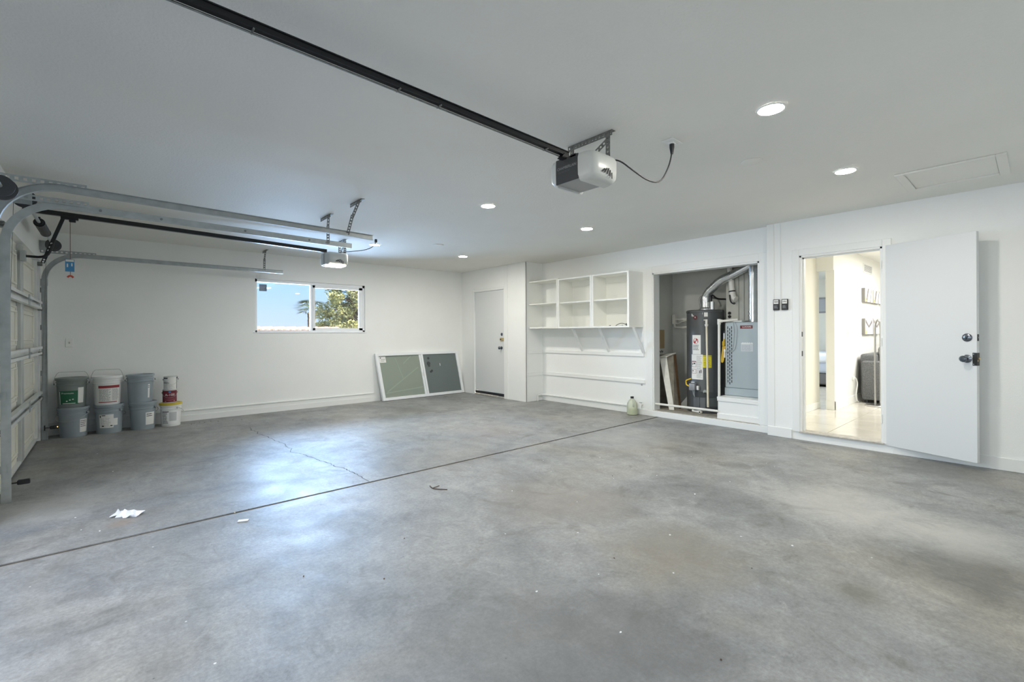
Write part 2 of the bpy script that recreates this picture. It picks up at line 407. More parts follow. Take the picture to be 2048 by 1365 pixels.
# the crack: a ragged dark fissure ribbon lying in the slab face
pts = [(1.428, 7.02), (1.40, 6.80), (1.43, 6.62), (1.405, 6.50), (1.455, 6.2), (1.47, 5.9), (1.50, 5.66), (1.475, 5.50), (1.50, 5.40), (1.445, 5.24), (1.50, 5.10), (1.53, 4.93), (1.56, 4.70), (1.60, 4.55), (1.60, 4.40), (1.65, 4.25), (1.645, 4.10), (1.66, 3.95), (1.655, 3.74)]
rnd = random.Random(3); P = []
for (a, b), (c, d) in zip(pts, pts[1:]):
    for k in range(5): P.append((a+(c-a)*k/5+rnd.uniform(-.010, .010), b+(d-b)*k/5))
P.append(pts[-1])
mb = MB(); prev = None
for i, (x, y) in enumerate(P):
    w = .0014 + rnd.uniform(0, .0030); cur = (mb.v((x-w, y, .0009)), mb.v((x+w, y, .0009)))
    if prev: mb.face((prev[0], prev[1], cur[1], cur[0]))
    prev = cur
obj('crack', mb, CAVITY, floor)

mb = MB(); mb.box(XL-.2, XB+.35, YF-.2, YB+.25, H, H+.15); ceiling = struct('ceiling', mb, CEIL)
# back wall with its window opening
WX0, WX1, WZ0, WZ1 = 1.742, 3.548, 1.288, 2.142
mb = MB(); mb.box(XL-.2, WX0, YB, YB+.2, 0, H); mb.box(WX1, XC+.3, YB, YB+.2, 0, H); mb.box(WX0, WX1, YB, YB+.2, 0, WZ0); mb.box(WX0, WX1, YB, YB+.2, WZ1, H)
struct('wall_back', mb, WALL)
mb = MB(); mb.box(XL-.2, XB+.35, YF-.2, YF, 0, H); struct('wall_front', mb, WALL)
# left wall with two vehicle door openings
D1 = (5.12, 7.83); D2 = (-.46, 4.46); DZ = 2.15
mb = MB()
for y0, y1 in ((YF, D2[0]), (D2[1], D1[0]), (D1[1], YB)): mb.box(XL-.2, XL, y0, y1, 0, H)
for y0, y1 in (D2, D1): mb.box(XL-.2, XL, y0, y1, DZ, H)
struct('wall_left', mb, WALL)
# bump-out with a service door (far right corner)
CY0, CY1, CZ = 6.735, 7.71, 2.105
mb = MB(); mb.box(XC, XC+.1, 6.13, CY0, 0, H); mb.box(XC, XC+.1, CY1, YB, 0, H); mb.box(XC, XC+.1, CY0, CY1, CZ, H); mb.box(XC+.1, XA+.12, 6.13, 6.23, 0, H)
struct('wall_service', mb, WALL)
# shelf and closet wall
KY0, KY1, KZ0, KZ1 = 2.296, 3.80, .092, 2.14
mb = MB(); mb.box(XA, XA+.14, KY1, 6.13, 0, H); mb.box(XA, XA+.14, 2.17, KY0, 0, H); mb.box(XA, XA+.14, KY0, KY1, KZ1, H)
struct('wall_closet', mb, WALL)
# wall with the house door
HY0, HY1, HZ0, HZ1 = 1.06, 1.82, .09, 2.132
mb = MB(); mb.box(XB, XB+.13, HY1, 2.17, 0, H); mb.box(XB, XB+.13, YF, HY0, 0, H); mb.box(XB, XB+.13, HY0, HY1, HZ1, H); mb.box(XB, XB+.13, HY0, HY1, 0, HZ0)
struct('wall_right', mb, WALL)
# baseboards and curbs
mb = MB(); mb.box(XL, 3.70, YB-.016, YB, 0, .085); mb.box(XL, 3.70, YB-.010, YB, .085, .155); mb.box(XL, 3.70, YB-.022, YB, .148, .160); struct('baseboard_back', mb, TRIM)
mb = MB(); mb.box(XB-.016, XB, HY1+.085, 2.17, 0, .115, .004); mb.box(XB-.016, XB, YF, HY0-.08, 0, .115, .004); struct('baseboard_right', mb, TRIM)
mb = MB(); mb.box(XA-.02, XA, 2.17, 6.13, 0, .088, .004); struct('baseboard_closet', mb, TRIM)
mb = MB(); mb.box(XA-.015, XA+.16, KY0, KY1, .086, .094); struct('trim_2', mb, mat('worn_sill', (.42, .40, .35), .7, var=.25, vscale=20))
mb = MB(); mb.box(XB-.03, XB+.14, HY0-.01, HY1+.01, .086, .100, .003); struct('trim_3', mb, mat('worn_threshold', (.50, .47, .42), .5, var=.25, vscale=20))
def casing(name, X, y0, y1, z0, z1, w, t=.014):
    mb = MB()
    mb.box(X-t, X, y0-w, y0, z0, z1+w, .004); mb.box(X-t, X, y1, y1+w, z0, z1+w, .004); mb.box(X-t, X, y0, y1, z1, z1+w, .004)
    return struct(name, mb, TRIM)
casing('trim_4', XA, KY0, KY1, .09, KZ1, .10)
casing('trim_5', XB, HY0, HY1, .09, HZ1, .075)
mb = MB(); mb.box(XB-.006, XA+.01, 2.09, 2.172, 0, H, .003); struct('trim_6', mb, TRIM)
mb = MB(); mb.box(XC-.014, XC, 6.64, CY0+.012, 0, H, .003); mb.box(XC-.014, XC, CY1-.012, CY1+.06, 0, CZ+.07, .003); mb.box(XC-.014, XC, CY0, CY1, CZ, CZ+.05, .003); struct('trim_7', mb, TRIM)
mb = MB(); mb.box(XC-.012, XC, 6.118, 6.175, 0, H, .003); mb.box(XC-.012, XC+.03, 6.118, 6.13, 0, H, .003); struct('trim_8', mb, TRIM)
# door casing liner (jambs)
mb = MB()
mb.box(XB-.005, XB+.14, HY1-.018, HY1, .09, HZ1); mb.box(XB-.005, XB+.14, HY0, HY0+.018, .09, HZ1); mb.box(XB-.005, XB+.14, HY0, HY1, HZ1-.018, HZ1); mb.box(XB+.05, XB+.062, HY0+.018, HY1-.018, HZ1-.032, HZ1-.018); mb.box(XB+.05, XB+.062, HY1-.032, HY1-.018, .09, HZ1-.018)
jamb = struct('trim_9', mb, TRIM)
for z, hh in ((1.225, .055), (1.0, .06)):
    mb = MB(); mb.box(XB+.0, XB+.035, HY1-.0195, HY1-.0175, z-hh/2, z+hh/2); obj('strike_plate', mb, BRONZE, jamb)
mb = MB()
mb.box(XA-.005, XA+.15, KY1-.02, KY1, .09, KZ1); mb.box(XA-.005, XA+.15, KY0, KY0+.02, .09, KZ1); mb.box(XA-.005, XA+.15, KY0, KY1, KZ1-.02, KZ1)
struct('trim_10', mb, TRIM)

# ------------------------------------------------------------------ closet shell and the house beyond
KX = 7.12; KYL = 4.04; KYR = 2.285
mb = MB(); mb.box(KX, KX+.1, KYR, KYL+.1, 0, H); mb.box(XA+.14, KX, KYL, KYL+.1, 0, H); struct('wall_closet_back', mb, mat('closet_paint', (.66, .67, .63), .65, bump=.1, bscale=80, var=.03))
mb = MB(); mb.box(XA+.14, KX, KYR, KYL, -.05, .090); struct('floor_closet', mb, WOODG)
mb = MB(); mb.box(XA+.14, KX+.1, KYR, KYL+.1, H, H+.12); struct('ceiling_closet', mb, CEIL)

HZ = .088
mb = MB(); mb.box(XB+.13, 13.4, -3.2, 2.21, -.1, HZ-.012); mb.box(8.19, 13.4, 2.21, 5.2, -.1, HZ-.012); house_floor = struct('floor_house', mb, GROUT)
first = None; tw = .605
for i in range(7):
    for j in range(5):
        x = XB+.135+.30+tw*i; y = 1.905-tw*j
        if first is None:
            t0 = MB(); t0.box(-tw/2+.0025, tw/2-.0025, -tw/2+.0025, tw/2-.0025, -.012, 0, .0015); first = obj('tile', t0, TILE); first.parent = house_floor; first.location = (x, y, HZ)
        else:
            c = first.copy(); COL.objects.link(c); c.parent = house_floor; c.location = (x, y, HZ+random.uniform(-.0006, .0006))
mb = MB(); mb.box(10.40, 13.4, -3.2, 2.2, HZ-.012, HZ); mb.box(8.2, 13.4, 2.2, 5.2, HZ-.012, HZ); o = obj('tile_field', mb, TILE, house_floor); o['kind'] = 'stuff'
HC = 2.56
mb = MB(); mb.box(XB+.13, 13.4, -3.2, 2.21, HC, HC+.1); mb.box(8.0, 13.4, 2.21, 5.2, HC, HC+.1); struct('ceiling_house', mb, WHITEW)
mb = MB(); mb.box(XB+.13, 8.19, 2.21, 2.28, 0, HC); mb.box(8.05, 8.19, 2.28, 5.2, 0, HC); struct('wall_hallway', mb, CREAMW)
mb = MB(); mb.box(8.10, 13.4, 1.99, 2.10, 0, HC); struct('wall_living', mb, WHITEW)
mb = MB(); mb.box(8.06, 8.20, 2.10, 2.21, 2.17, HC); mb.box(8.06, 8.10, 1.99, 2.10, 2.17, HC); struct('wall_lintel', mb, WHITEW)
mb = MB(); mb.box(13.3, 13.4, -3.2, 5.2, 0, HC); mb.box(XB+.13, 13.4, -3.3, -3.2, 0, HC); mb.box(8.05, 13.4, 5.2, 5.3, 0, HC); struct('wall_house_far', mb, WHITEW)
mb = MB(); mb.box(8.085, 13.3, 1.975, 1.99, HZ, HZ+.13, .003); mb.box(8.085, 8.10, 1.975, 2.10, HZ, HZ+.13); mb.box(XB+.14, 8.19, 2.197, 2.21, HZ, HZ+.10, .003); struct('baseboard_house', mb, WHITEW)

# ------------------------------------------------------------------ windows
win = struct('window_1', MB().box(WX0, WX1, YB+.03, YB+.11, WZ0, WZ0+.032).box(WX0, WX1, YB+.03, YB+.11, WZ1-.045, WZ1).box(WX0, WX0+.030, YB+.03, YB+.11, WZ0, WZ1).box(WX1-.035, WX1, YB+.03, YB+.11, WZ0, WZ1), VINYL)
MX = 2.625
mb = MB(); mb.box(MX-.028, MX+.006, YB+.045, YB+.105, WZ0+.03, WZ1-.04, .003); obj('mullion', mb, VINYL, win)
mb = MB(); sx0, sx1, sz0, sz1 = MX+.006, WX1-.035, WZ0+.030, WZ1-.045
mb.box(sx0, sx0+.040, YB+.035, YB+.075, sz0, sz1, .003); mb.box(sx1-.068, sx1, YB+.035, YB+.075, sz0, sz1, .003); mb.box(sx0, sx1, YB+.035, YB+.075, sz0, sz0+.045, .003); mb.box(sx0, sx1, YB+.035, YB+.075, sz1-.045, sz1, .003)
sash = obj('sash', mb, VINYL, win)
mb = MB(); mb.box(sx0+.012, sx0+.028, YB+.024, YB+.036, 1.66, 1.74, .003); obj('latch', mb, VINYL, sash)
mb = MB(); mb.box(sx0+.035, sx1-.06, YB+.052, YB+.056, sz0+.04, sz1-.04); obj('pane', mb, PANE, sash)
mb = MB(); mb.box(WX0+.028, MX-.02, YB+.078, YB+.082, WZ0+.03, WZ1-.04); obj('pane', mb, PANE, win)
mb = MB(); mb.box(1.815, 1.925, YB+.0755, YB+.0772, 1.955, 2.065); st = obj('window_sticker', mb, mat('sticker_grey', (.16, .18, .22), .7), win); st['label'] = 'square dark grey label stuck to the upper left glass corner'
mb = print_rows(planar((1.815, YB+.0755, 1.955), (1, 0, 0), (0, 0, 1)), .012, .10, .012, .075, 5, 5); obj('label_print', mb, INKG, st)
mb = MB(); mb.box(WX0-.03, WX1+.03, YB-.012, YB+.03, WZ0-.012, WZ0+.004, .003); obj('window_sill', mb, VINYL, win)

# ------------------------------------------------------------------ outdoors beyond the window
mb = MB(); mb.box(-60, 120, 9.5, 160, -1.9, -1.75); struct('ground', mb, EARTH)
mb = MB(); mb.box(-30, XL-.2, -20, 9.4, -.2, -.03); struct('driveway', mb, mat('driveway_concrete', (.22, .215, .20), .85, var=.1))
# neighbouring low house with a clay tile roof
nh = thing('neighbour_house', 'low stucco house with a pinkish clay tile roof ridge seen through the left window pane', 'house', (2, 17.5, -1.75))
mb = MB(); mb.box(-6, 6.2, 16, 19, -1.75, .75); obj('wall', mb, STUCCO, nh)
mb = MB(); mb.prism([(15.5, .62), (17.5, 1.36), (19.5, .62), (19.5, .52), (17.5, 1.26), (15.5, .52)], -6.4, 6.6, lambda a, b, d: (d, a, b)); roof = obj('roof', mb, RTILE, nh)
mb = MB(); x = -6.3
while x < 6.5:
    mb.tube([(x, 15.45, .66), (x, 16.5, 1.04), (x, 17.45, 1.385)], .085, 8); x += .20
o = obj('roof_tile_rows', mb, RTILE, roof); o['kind'] = 'stuff'
x = -6.2; firstt = None
while x < 6.5:
    if firstt is None:
        t = MB(); t.tube([(-.22, 0, .0), (.20, 0, .03)], .10, 8); firstt = obj('ridge_tile', t, RTILE); firstt.parent = roof; firstt.location = Vector((x, 17.5, 1.42))-Vector((2, 17.5, -1.75))
    else:
        c = firstt.copy(); COL.objects.link(c); c.parent = roof; c.location = Vector((x, 17.5, 1.42))-Vector((2, 17.5, -1.75))
    x += .38
def leaves(mb, c, rad, n, size, rnd, flat=.7):
    for _ in range(n):
        while True:
            q = Vector((rnd.uniform(-1, 1), rnd.uniform(-1, 1), rnd.uniform(-1, 1)))
            if q.length < 1: break
        p = Vector(c) + Vector((q.x*rad, q.y*rad, q.z*rad*flat)); a = Vector((rnd.uniform(-1, 1), rnd.uniform(-1, 1), rnd.uniform(-.3, 1))).normalized(); b = a.cross(Vector((rnd.uniform(-1, 1), rnd.uniform(-1, 1), rnd.uniform(-1, 1)))).normalized()
        s = size*rnd.uniform(.6, 1.3)
        mb.face([mb.v(p-b*s*.35), mb.v(p+a*s), mb.v(p+b*s*.35)])
def pine(c, h, r, nclump, seed, label):
    rnd = random.Random(seed); t = thing('pine_tree', label, 'tree', c)
    c = Vector(c)
    mb = MB(); mb.tube([c, c+Vector((.1, 0, h*.5)), c+Vector((0, .1, h*.95))], lambda f: .24*(1-f)+.04, 8)
    fo = MB()
    for i in range(nclump):
        f = rnd.uniform(.22, 1); a = rnd.uniform(0, 6.283); rr = r*(1.15-f)**.6*rnd.uniform(.45, 1)
        q = c + Vector((math.cos(a)*rr, math.sin(a)*rr, h*f))
        mb.tube([c+Vector((0, 0, h*(f-.06))), (c+q)/2+Vector((0, 0, h*f*.48)), q], .03, 5)
        leaves(fo, q, rnd.uniform(.35, .62), 150, .16, rnd)
    obj('trunk', mb, BARK, t); o = obj('foliage', fo, LEAFP, t); o['kind'] = 'stuff'; return t
pine((11.2, 26.5, -1.75), 9.0, 2.75, 210, 5, 'tall yellow-green pine filling the right window pane')
def shrub(c, r, h, n, seed, label):
    rnd = random.Random(seed); t = thing('shrub', label, 'shrub', c); fo = MB(); st = MB()
    for i in range(n):
        a = rnd.uniform(0, 6.283); q = Vector(c)+Vector((math.cos(a)*r*rnd.random(), math.sin(a)*r*rnd.random(), h*rnd.uniform(.35, 1)))
        st.tube([c, q], .02, 5); leaves(fo, q, .40, 120, .12, rnd)
    obj('stem', st, BARK, t); o = obj('foliage', fo, LEAFY, t); o['kind'] = 'stuff'
shrub((8.7, 20.2, -1.75), 1.5, 3.5, 44, 8, 'pale yellow sunlit shrub in front of the pine outside the window')
def palm(c, h, r, seed, label, nf=26, skirt=True):
    rnd = random.Random(seed); t = thing('palm_tree', label, 'palm', c); c = Vector(c); top = c+Vector((0, 0, h))
    mb = MB(); mb.tube([c, c+Vector((.05, 0, h*.5)), top], lambda f: .16-.05*f, 8); obj('trunk', mb, PALMD, t)
    fr = MB(); sk = MB()
    for i in range(nf):
        a = rnd.uniform(0, 6.283); el = rnd.uniform(-.55, 1.2); d = Vector((math.cos(a), math.sin(a), 0)); L = r*rnd.uniform(.8, 1.1)
        p0 = top; p1 = top + d*L*.5*math.cos(el) + up*L*.5*math.sin(el); p2 = p1 + d*L*.42 - up*L*.25
        sd = d.cross(up)
        for k in range(9):
            b = -1.1+2.2*k/8; dd = (d*math.cos(b)+sd*math.sin(b)); q = p1 + dd*L*.55 - up*L*.18*abs(b) + (p2-p1)*.2
            fr.face([fr.v(p1-sd*.02), fr.v((p1+q)/2+sd*.05), fr.v(q), fr.v((p1+q)/2-sd*.05)])
        fr.bar(p0, p1, .03, .02)
    if skirt:
        for i in range(60):
            a = rnd.uniform(0, 6.283); d = Vector((math.cos(a), math.sin(a), 0)); z0 = rnd.uniform(.05, r*.9)
            sk.face([sk.v(top-up*z0), sk.v(top-up*(z0+.3)+d*.34), sk.v(top-up*(z0+.9)+d*.26)])
        o = obj('dry_skirt', sk, PALMD, t); o['kind'] = 'stuff'
    o = obj('fronds', fr, PALML, t); o['kind'] = 'stuff'
palm((12.75, 40, -1.75), 5.2, 1.45, 2, 'palm with a dry brown skirt behind the window mullion')
palm((13.9, 60, -1.75), 3.5, .95, 4, 'left of the two small distant palm tops just above the tile roof', 18, False)
palm((16.6, 62, -1.75), 3.3, .55, 6, 'right and smaller of the two distant palm tops just above the tile roof', 12, False)

# ------------------------------------------------------------------ vehicle doors, tracks, springs
def garage_door(name, y0, y1, label, stiles):
    t = thing(name, label, 'garage door', (XL-.06, (y0+y1)/2, 0))
    XI = -.668; hs = .530
    cols = [y0+.02] + stiles + [y1-.02]
    for k in range(4):
        z0 = .022+k*hs; z1 = z0+hs-.004
        mb = MB(); mb.box(XI-.03, XI, y0, y1, z0, z1, .004)
        sec = obj('section', mb, CREAM, t)
        for a, b in zip(cols, cols[1:]):
            p0, p1 = a+.13, b-.13
            if p1-p0 < .3: continue
            mb = MB()
            for ins, th in ((0, .010), (.045, .018)):
                for bx in ((p0+ins, p1-ins, z0+.075+ins, z0+.092+ins), (p0+ins, p1-ins, z1-.092-ins, z1-.075-ins), (p0+ins, p0+ins+.017, z0+.092+ins, z1-.092-ins), (p1-ins-.017, p1-ins, z0+.092+ins, z1-.092-ins)):
                    mb.box(XI, XI+th, bx[0], bx[1], bx[2], bx[3], .003)
            obj('panel_moulding', mb, CREAM, sec)
        for s_, w in [(c, .085) for c in stiles] + [(y0+.06, .05), (y1-.06, .05)]:
            mb = MB(); mb.box(XI, XI+.034, s_-w, s_+w, z0+.012, z1-.012, .003)
            obj('stile', mb, STILEG if w > .06 else STEELW, t)
        if k < 3:
            zz = z1
            mb = MB(); mb.box(XI+.034, XI+.040, y0+.02, y1-.02, zz-.045, zz+.045); mb.box(XI+.034, XI+.072, y0+.02, y1-.02, zz+.040, zz+.046); mb.box(XI+.034, XI+.072, y0+.02, y1-.02, zz-.046, zz-.040); mb.box(XI+.069, XI+.072, y0+.02, y1-.02, zz-.040, zz-.018); mb.box(XI+.069, XI+.072, y0+.02, y1-.02, zz+.018, zz+.040)
            obj('strut', mb, STEELW, t)
            for s_ in stiles:
                mb = MB(); mb.box(XI+.072, XI+.078, s_+.045, s_+.12, zz-.055, zz+.055, .003); mb.cyl((XI+.083, s_+.05, zz), (XI+.083, s_+.12, zz), .010, n=10); obj('hinge', mb, GALV, t)
        for s_ in (y0+.05, y1-.05):
            mb = MB(); mb.box(XI+.034, XI+.075, s_-.028, s_+.028, z1-.06, z1-.015, .004); mb.cyl((XI+.06, s_-.05, z1-.035), (XI+.06, s_+.05, z1-.035), .009, n=8); obj('roller_bracket', mb, GALVD, t)
    mb = MB(); mb.box(XI-.034, XI+.012, y0+.005, y1-.005, 0.002, .022); obj('bottom_seal', mb, RUBBER, t)
    mb = MB(); mb.box(XI, XI+.03, y0+.01, y1-.01, .024, .052, .003); obj('bottom_rail', mb, STEELW, t)
    return t
garage_door('garage_door', D1[0]+.012, D1[1]-.012, 'closed cream sectional garage door seen edge-on at the left of the room', [6.50])

def track(y, opening, zh, xend, zend, label, hy):
    """C-channel rail; opening = +1/-1 side (Y) it is open to; hy = direction the ceiling bar runs"""
    t = thing('door_track', label, 'track', (-.585, y, 0), 'garage door tracks')
    XV = -.585; r = .33
    path = [(XV, .0), (XV, zh-r)] + [(XV+r-r*math.cos(R(a)), zh-r+r*math.sin(R(a))) for a in range(8, 90, 8)] + [(XV+r, zh), (xend, zend)]
    prof = [(-.025, .026), (-.027, 0), (.027, 0), (.025, .026), (.0225, .026), (.0235, .003), (-.0235, .003), (-.0225, .026)]
    mb = MB(); rings = []
    for i, (x, z) in enumerate(path):
        a = path[max(i-1, 0)]; b = path[min(i+1, len(path)-1)]; tx, tz = b[0]-a[0], b[1]-a[1]; l = math.hypot(tx, tz); nx, nz = -tz/l, tx/l
        rings.append([mb.v((x+nx*p, y+opening*q, z+nz*p)) for p, q in prof])
    for a, b in zip(rings, rings[1:]):
        for k in range(8): mb.face((a[k], a[(k+1) % 8], b[(k+1) % 8], b[k]))
    mb.face(rings[0]); mb.face(rings[-1])
    obj('rail', mb, GALV, t)
    out = -opening
    for x in (-.05, .35, 1.0, 1.6, xend-.28):
        zz = zh+(zend-zh)*(x-(XV+r))/(xend-(XV+r))
        mb = MB(); mb.cyl((x, y+out*.000, zz), (x, y+out*.008, zz), .010, n=10); obj('bolt', mb, GALVD, t)
    mb = MB(); mb.box(XV-.032, XV+.03, y+out*.001, y+out*.005, zh-r-.06, zh-r+.02); obj('splice_plate', mb, GALV, t)
    for z in (.25, .8, 1.35, 1.8):
        mb = MB(); mb.box(XL, XV+.005, y+out*.001, y+out*.004, z-.03, z+.03); mb.box(XL, XL+.004, y+out*.004, y+out*.05, z-.03, z+.03); obj('jamb_bracket', mb, GALV, t)
    mb = MB(); mb.perf((XL, y+out*.006, zh+.028), (-.12, y+out*.006, zh+.028), .045, (0, 1, 0), .04); obj('flag_angle', mb, GALV, t)
    xh = xend-.26; zt = zh+(zend-zh)*.9
    mb = MB(); mb.perf((xh, y+hy[0], H-.018), (xh, y+hy[1], H-.018), .034, (1, 0, 0), .028); mb.perf((xh+.017, y+hy[0], H-.002), (xh+.017, y+hy[1], H-.002), .034, (0, 0, 1), .028); obj('ceiling_bar', mb, GALVD, t)
    mb = MB(); yb = y+hy[0]+(hy[1]-hy[0])*.18
    mb.perf((xh, yb, H-.01), (xh-.01, (yb+y)/2+out*.004, (H+zt)/2), .045, (1, .2, 0), .03); obj('hanger_strap', mb, GALVD, t)
    mb = MB(); mb.perf((xh-.008, (yb+y)/2+out*.004, (H+zt)/2+.02), (xh-.005, y+out*.006, zt-.01), .03, (.5, 1, 0), .03); obj('hanger_strap', mb, GALVD, t)
    return t
track(4.60, -1, 2.305, 2.085, 2.262, 'uppermost curved steel track, of the nearer wide garage door', (-.33, -.06))
track(5.085, 1, 2.283, 2.06, 2.245, 'middle curved steel track, at the near side of the narrow garage door', (-.07, .24))
track(7.86, -1, 2.243, 2.07, 2.236, 'lowest and farthest curved steel track, running beside the back wall', (-.10, .12))

# torsion shafts with springs and drums above the doors
def torsion(y0, y1, z, springs, label, cut=()):
    t = thing('torsion_shaft', label, 'spring', (-.50, (y0+y1)/2, z))
    mb = MB(); mb.cyl((-.50, y0, z), (-.50, y1, z), .013, n=10); obj('shaft', mb, GALV, t)
    for a, b in springs:
        mb = MB(); nt_ = int((b-a)/.012); P = []
        for i in range(nt_*10+1): th = 2*math.pi*i/10; P.append((-.50+.036*math.cos(th), a+(b-a)*i/(nt_*10), z+.036*math.sin(th)))
        mb.tube(P, .0055, 5); obj('spring', mb, BLACKP, t)
        for yy, d in ((a, -1), (b, 1)):
            mb = MB(); mb.cyl((-.50, yy-.012, z), (-.50, yy+.012, z), .042, n=16); mb.cyl((-.50, yy+d*.012, z), (-.50, yy+d*.045, z), .028, n=14); mb.box(-.508, -.492, yy-.008, yy+.008, z+.03, z+.055); obj('spring_cone', mb, BLACKM, t)
    for yy in (y0+.06, y1-.06):
        mb = MB()
        mb.M = Matrix.Translation((-.50, yy, z)) @ Matrix.Rotation(R(90), 4, 'X')
        mb.lathe([(0, -.030), (.040, -.030), (.058, -.040), (.072, -.040), (.072, -.030)]+[q for i in range(6) for q in ((.050, -.024+i*.010), (.055, -.019+i*.010))]+[(.066, .036), (.066, .042), (.03, .042), (.0, .042)], n=28); obj('cable_drum', mb, DARKG, t)
    for yy in (y0+.012, y1-.012) + tuple(cut):
        mb = MB(); mb.box(XL, -.45, yy-.0025, yy+.0025, z-.06, z+.05); mb.box(XL, XL+.004, yy, yy+.05, z-.06, z+.05); mb.cyl((-.50, yy-.012, z), (-.50, yy+.012, z), .026, n=14); obj('bearing_plate', mb, GALV, t)
    for yy in (y0+.07, y1-.07):
        mb = MB(); mb.cyl((-.555, yy, z), (-.61, yy, .15), .0018, n=5); obj('lift_cable', mb, GALVD, t)
    return t
torsion(5.17, 7.80, 2.335, [(6.30, 6.88)], 'torsion shaft with a black coil spring above the narrow garage door')
torsion(-.40, 4.27, 2.17, [(1.2, 1.8), (2.3, 2.9)], 'torsion shaft above the wider garage door, its drum showing at the left edge')

def sensor(c, d, label, led):
    t = thing('photo_eye_sensor', label, 'sensor', (c[0], c[1], 0))
    mb = MB(); mb.box(c[0]-.075, c[0]-.03, c[1]-.012, c[1]+.012, c[2]-.004, c[2]+.004); mb.box(c[0]-.085, c[0]-.075, c[1]-.02, c[1]+.02, c[2]-.03, c[2]+.03); obj('bracket', mb, BLACKM, t)
    mb = MB(); mb.box(c[0]-.035, c[0]+.035, c[1]-.016, c[1]+.016, c[2]-.018, c[2]+.018, .005); obj('body', mb, BLACKP, t)
    mb = MB(); mb.cyl((c[0]+.015, c[1]+.016*d, c[2]), (c[0]+.015, c[1]+.026*d, c[2]), .014, .011, 14); obj('lens', mb, DARKG, t)
    if led: mb = MB(); mb.cyl((c[0]+.028, c[1]-.017, c[2]+.004), (c[0]+.028, c[1]-.021, c[2]+.004), .006, n=10); obj('led', mb, AMBER, t)
sensor((-.50, 7.76, .155), -1, 'black photo-eye sensor with an amber light beside the paint buckets', True)
sensor((-.50, 5.16, .125), 1, 'black photo-eye sensor at the left edge, near the foot of the near track', False)

# ------------------------------------------------------------------ garage door openers
def hanger(t, X, y0, y1, z1, far):
    mb = MB(); mb.perf((X, y0, H-.018), (X, y1, H-.018), .036, (1, 0, 0), .028); mb.perf((X+.018, y0, H-.002), (X+.018, y1, H-.002), .036, (0, 0, 1), .028); obj('ceiling_bar', mb, GALVD, t)
    for yy in (y0+.035, y1-.035):
        mb = MB(); mb.perf((X+.003, yy, H-.005), (X+.003, yy, z1), .034, (1, 0, 0), .028); mb.perf((X+.02, yy+.017, H-.005), (X+.02, yy+.017, z1), .034, (0, 1, 0), .028); obj('hanger_strap', mb, GALVD, t)
    mb = MB(); mb.perf((X+.006, y0+.03, H-.05), (X+.006, y1-.06, z1+.0), .032, (1, 0, 0), .028); obj('brace', mb, GALVD, t)
def vents(place, parent):
    mb = MB()
    for i in range(5):
        a = R(38+i*13); c = Vector((-.01+.024*i, -.0032*i*i*.5)); L_ = .044-.003*abs(i-2)
        dx, dy = math.cos(a)*L_, math.sin(a)*L_; px, py = -math.sin(a)*.0048, math.cos(a)*.0048
        q = [place(c.x-px, c.y-py, .0012), place(c.x+dx-px, c.y+dy-py, .0012), place(c.x+dx+px, c.y+dy+py, .0012), place(c.x+px, c.y+py, .0012)]
        mb.face([mb.bm.verts.new(k) for k in q])
    obj('vent_slots', mb, CAVITY, parent)
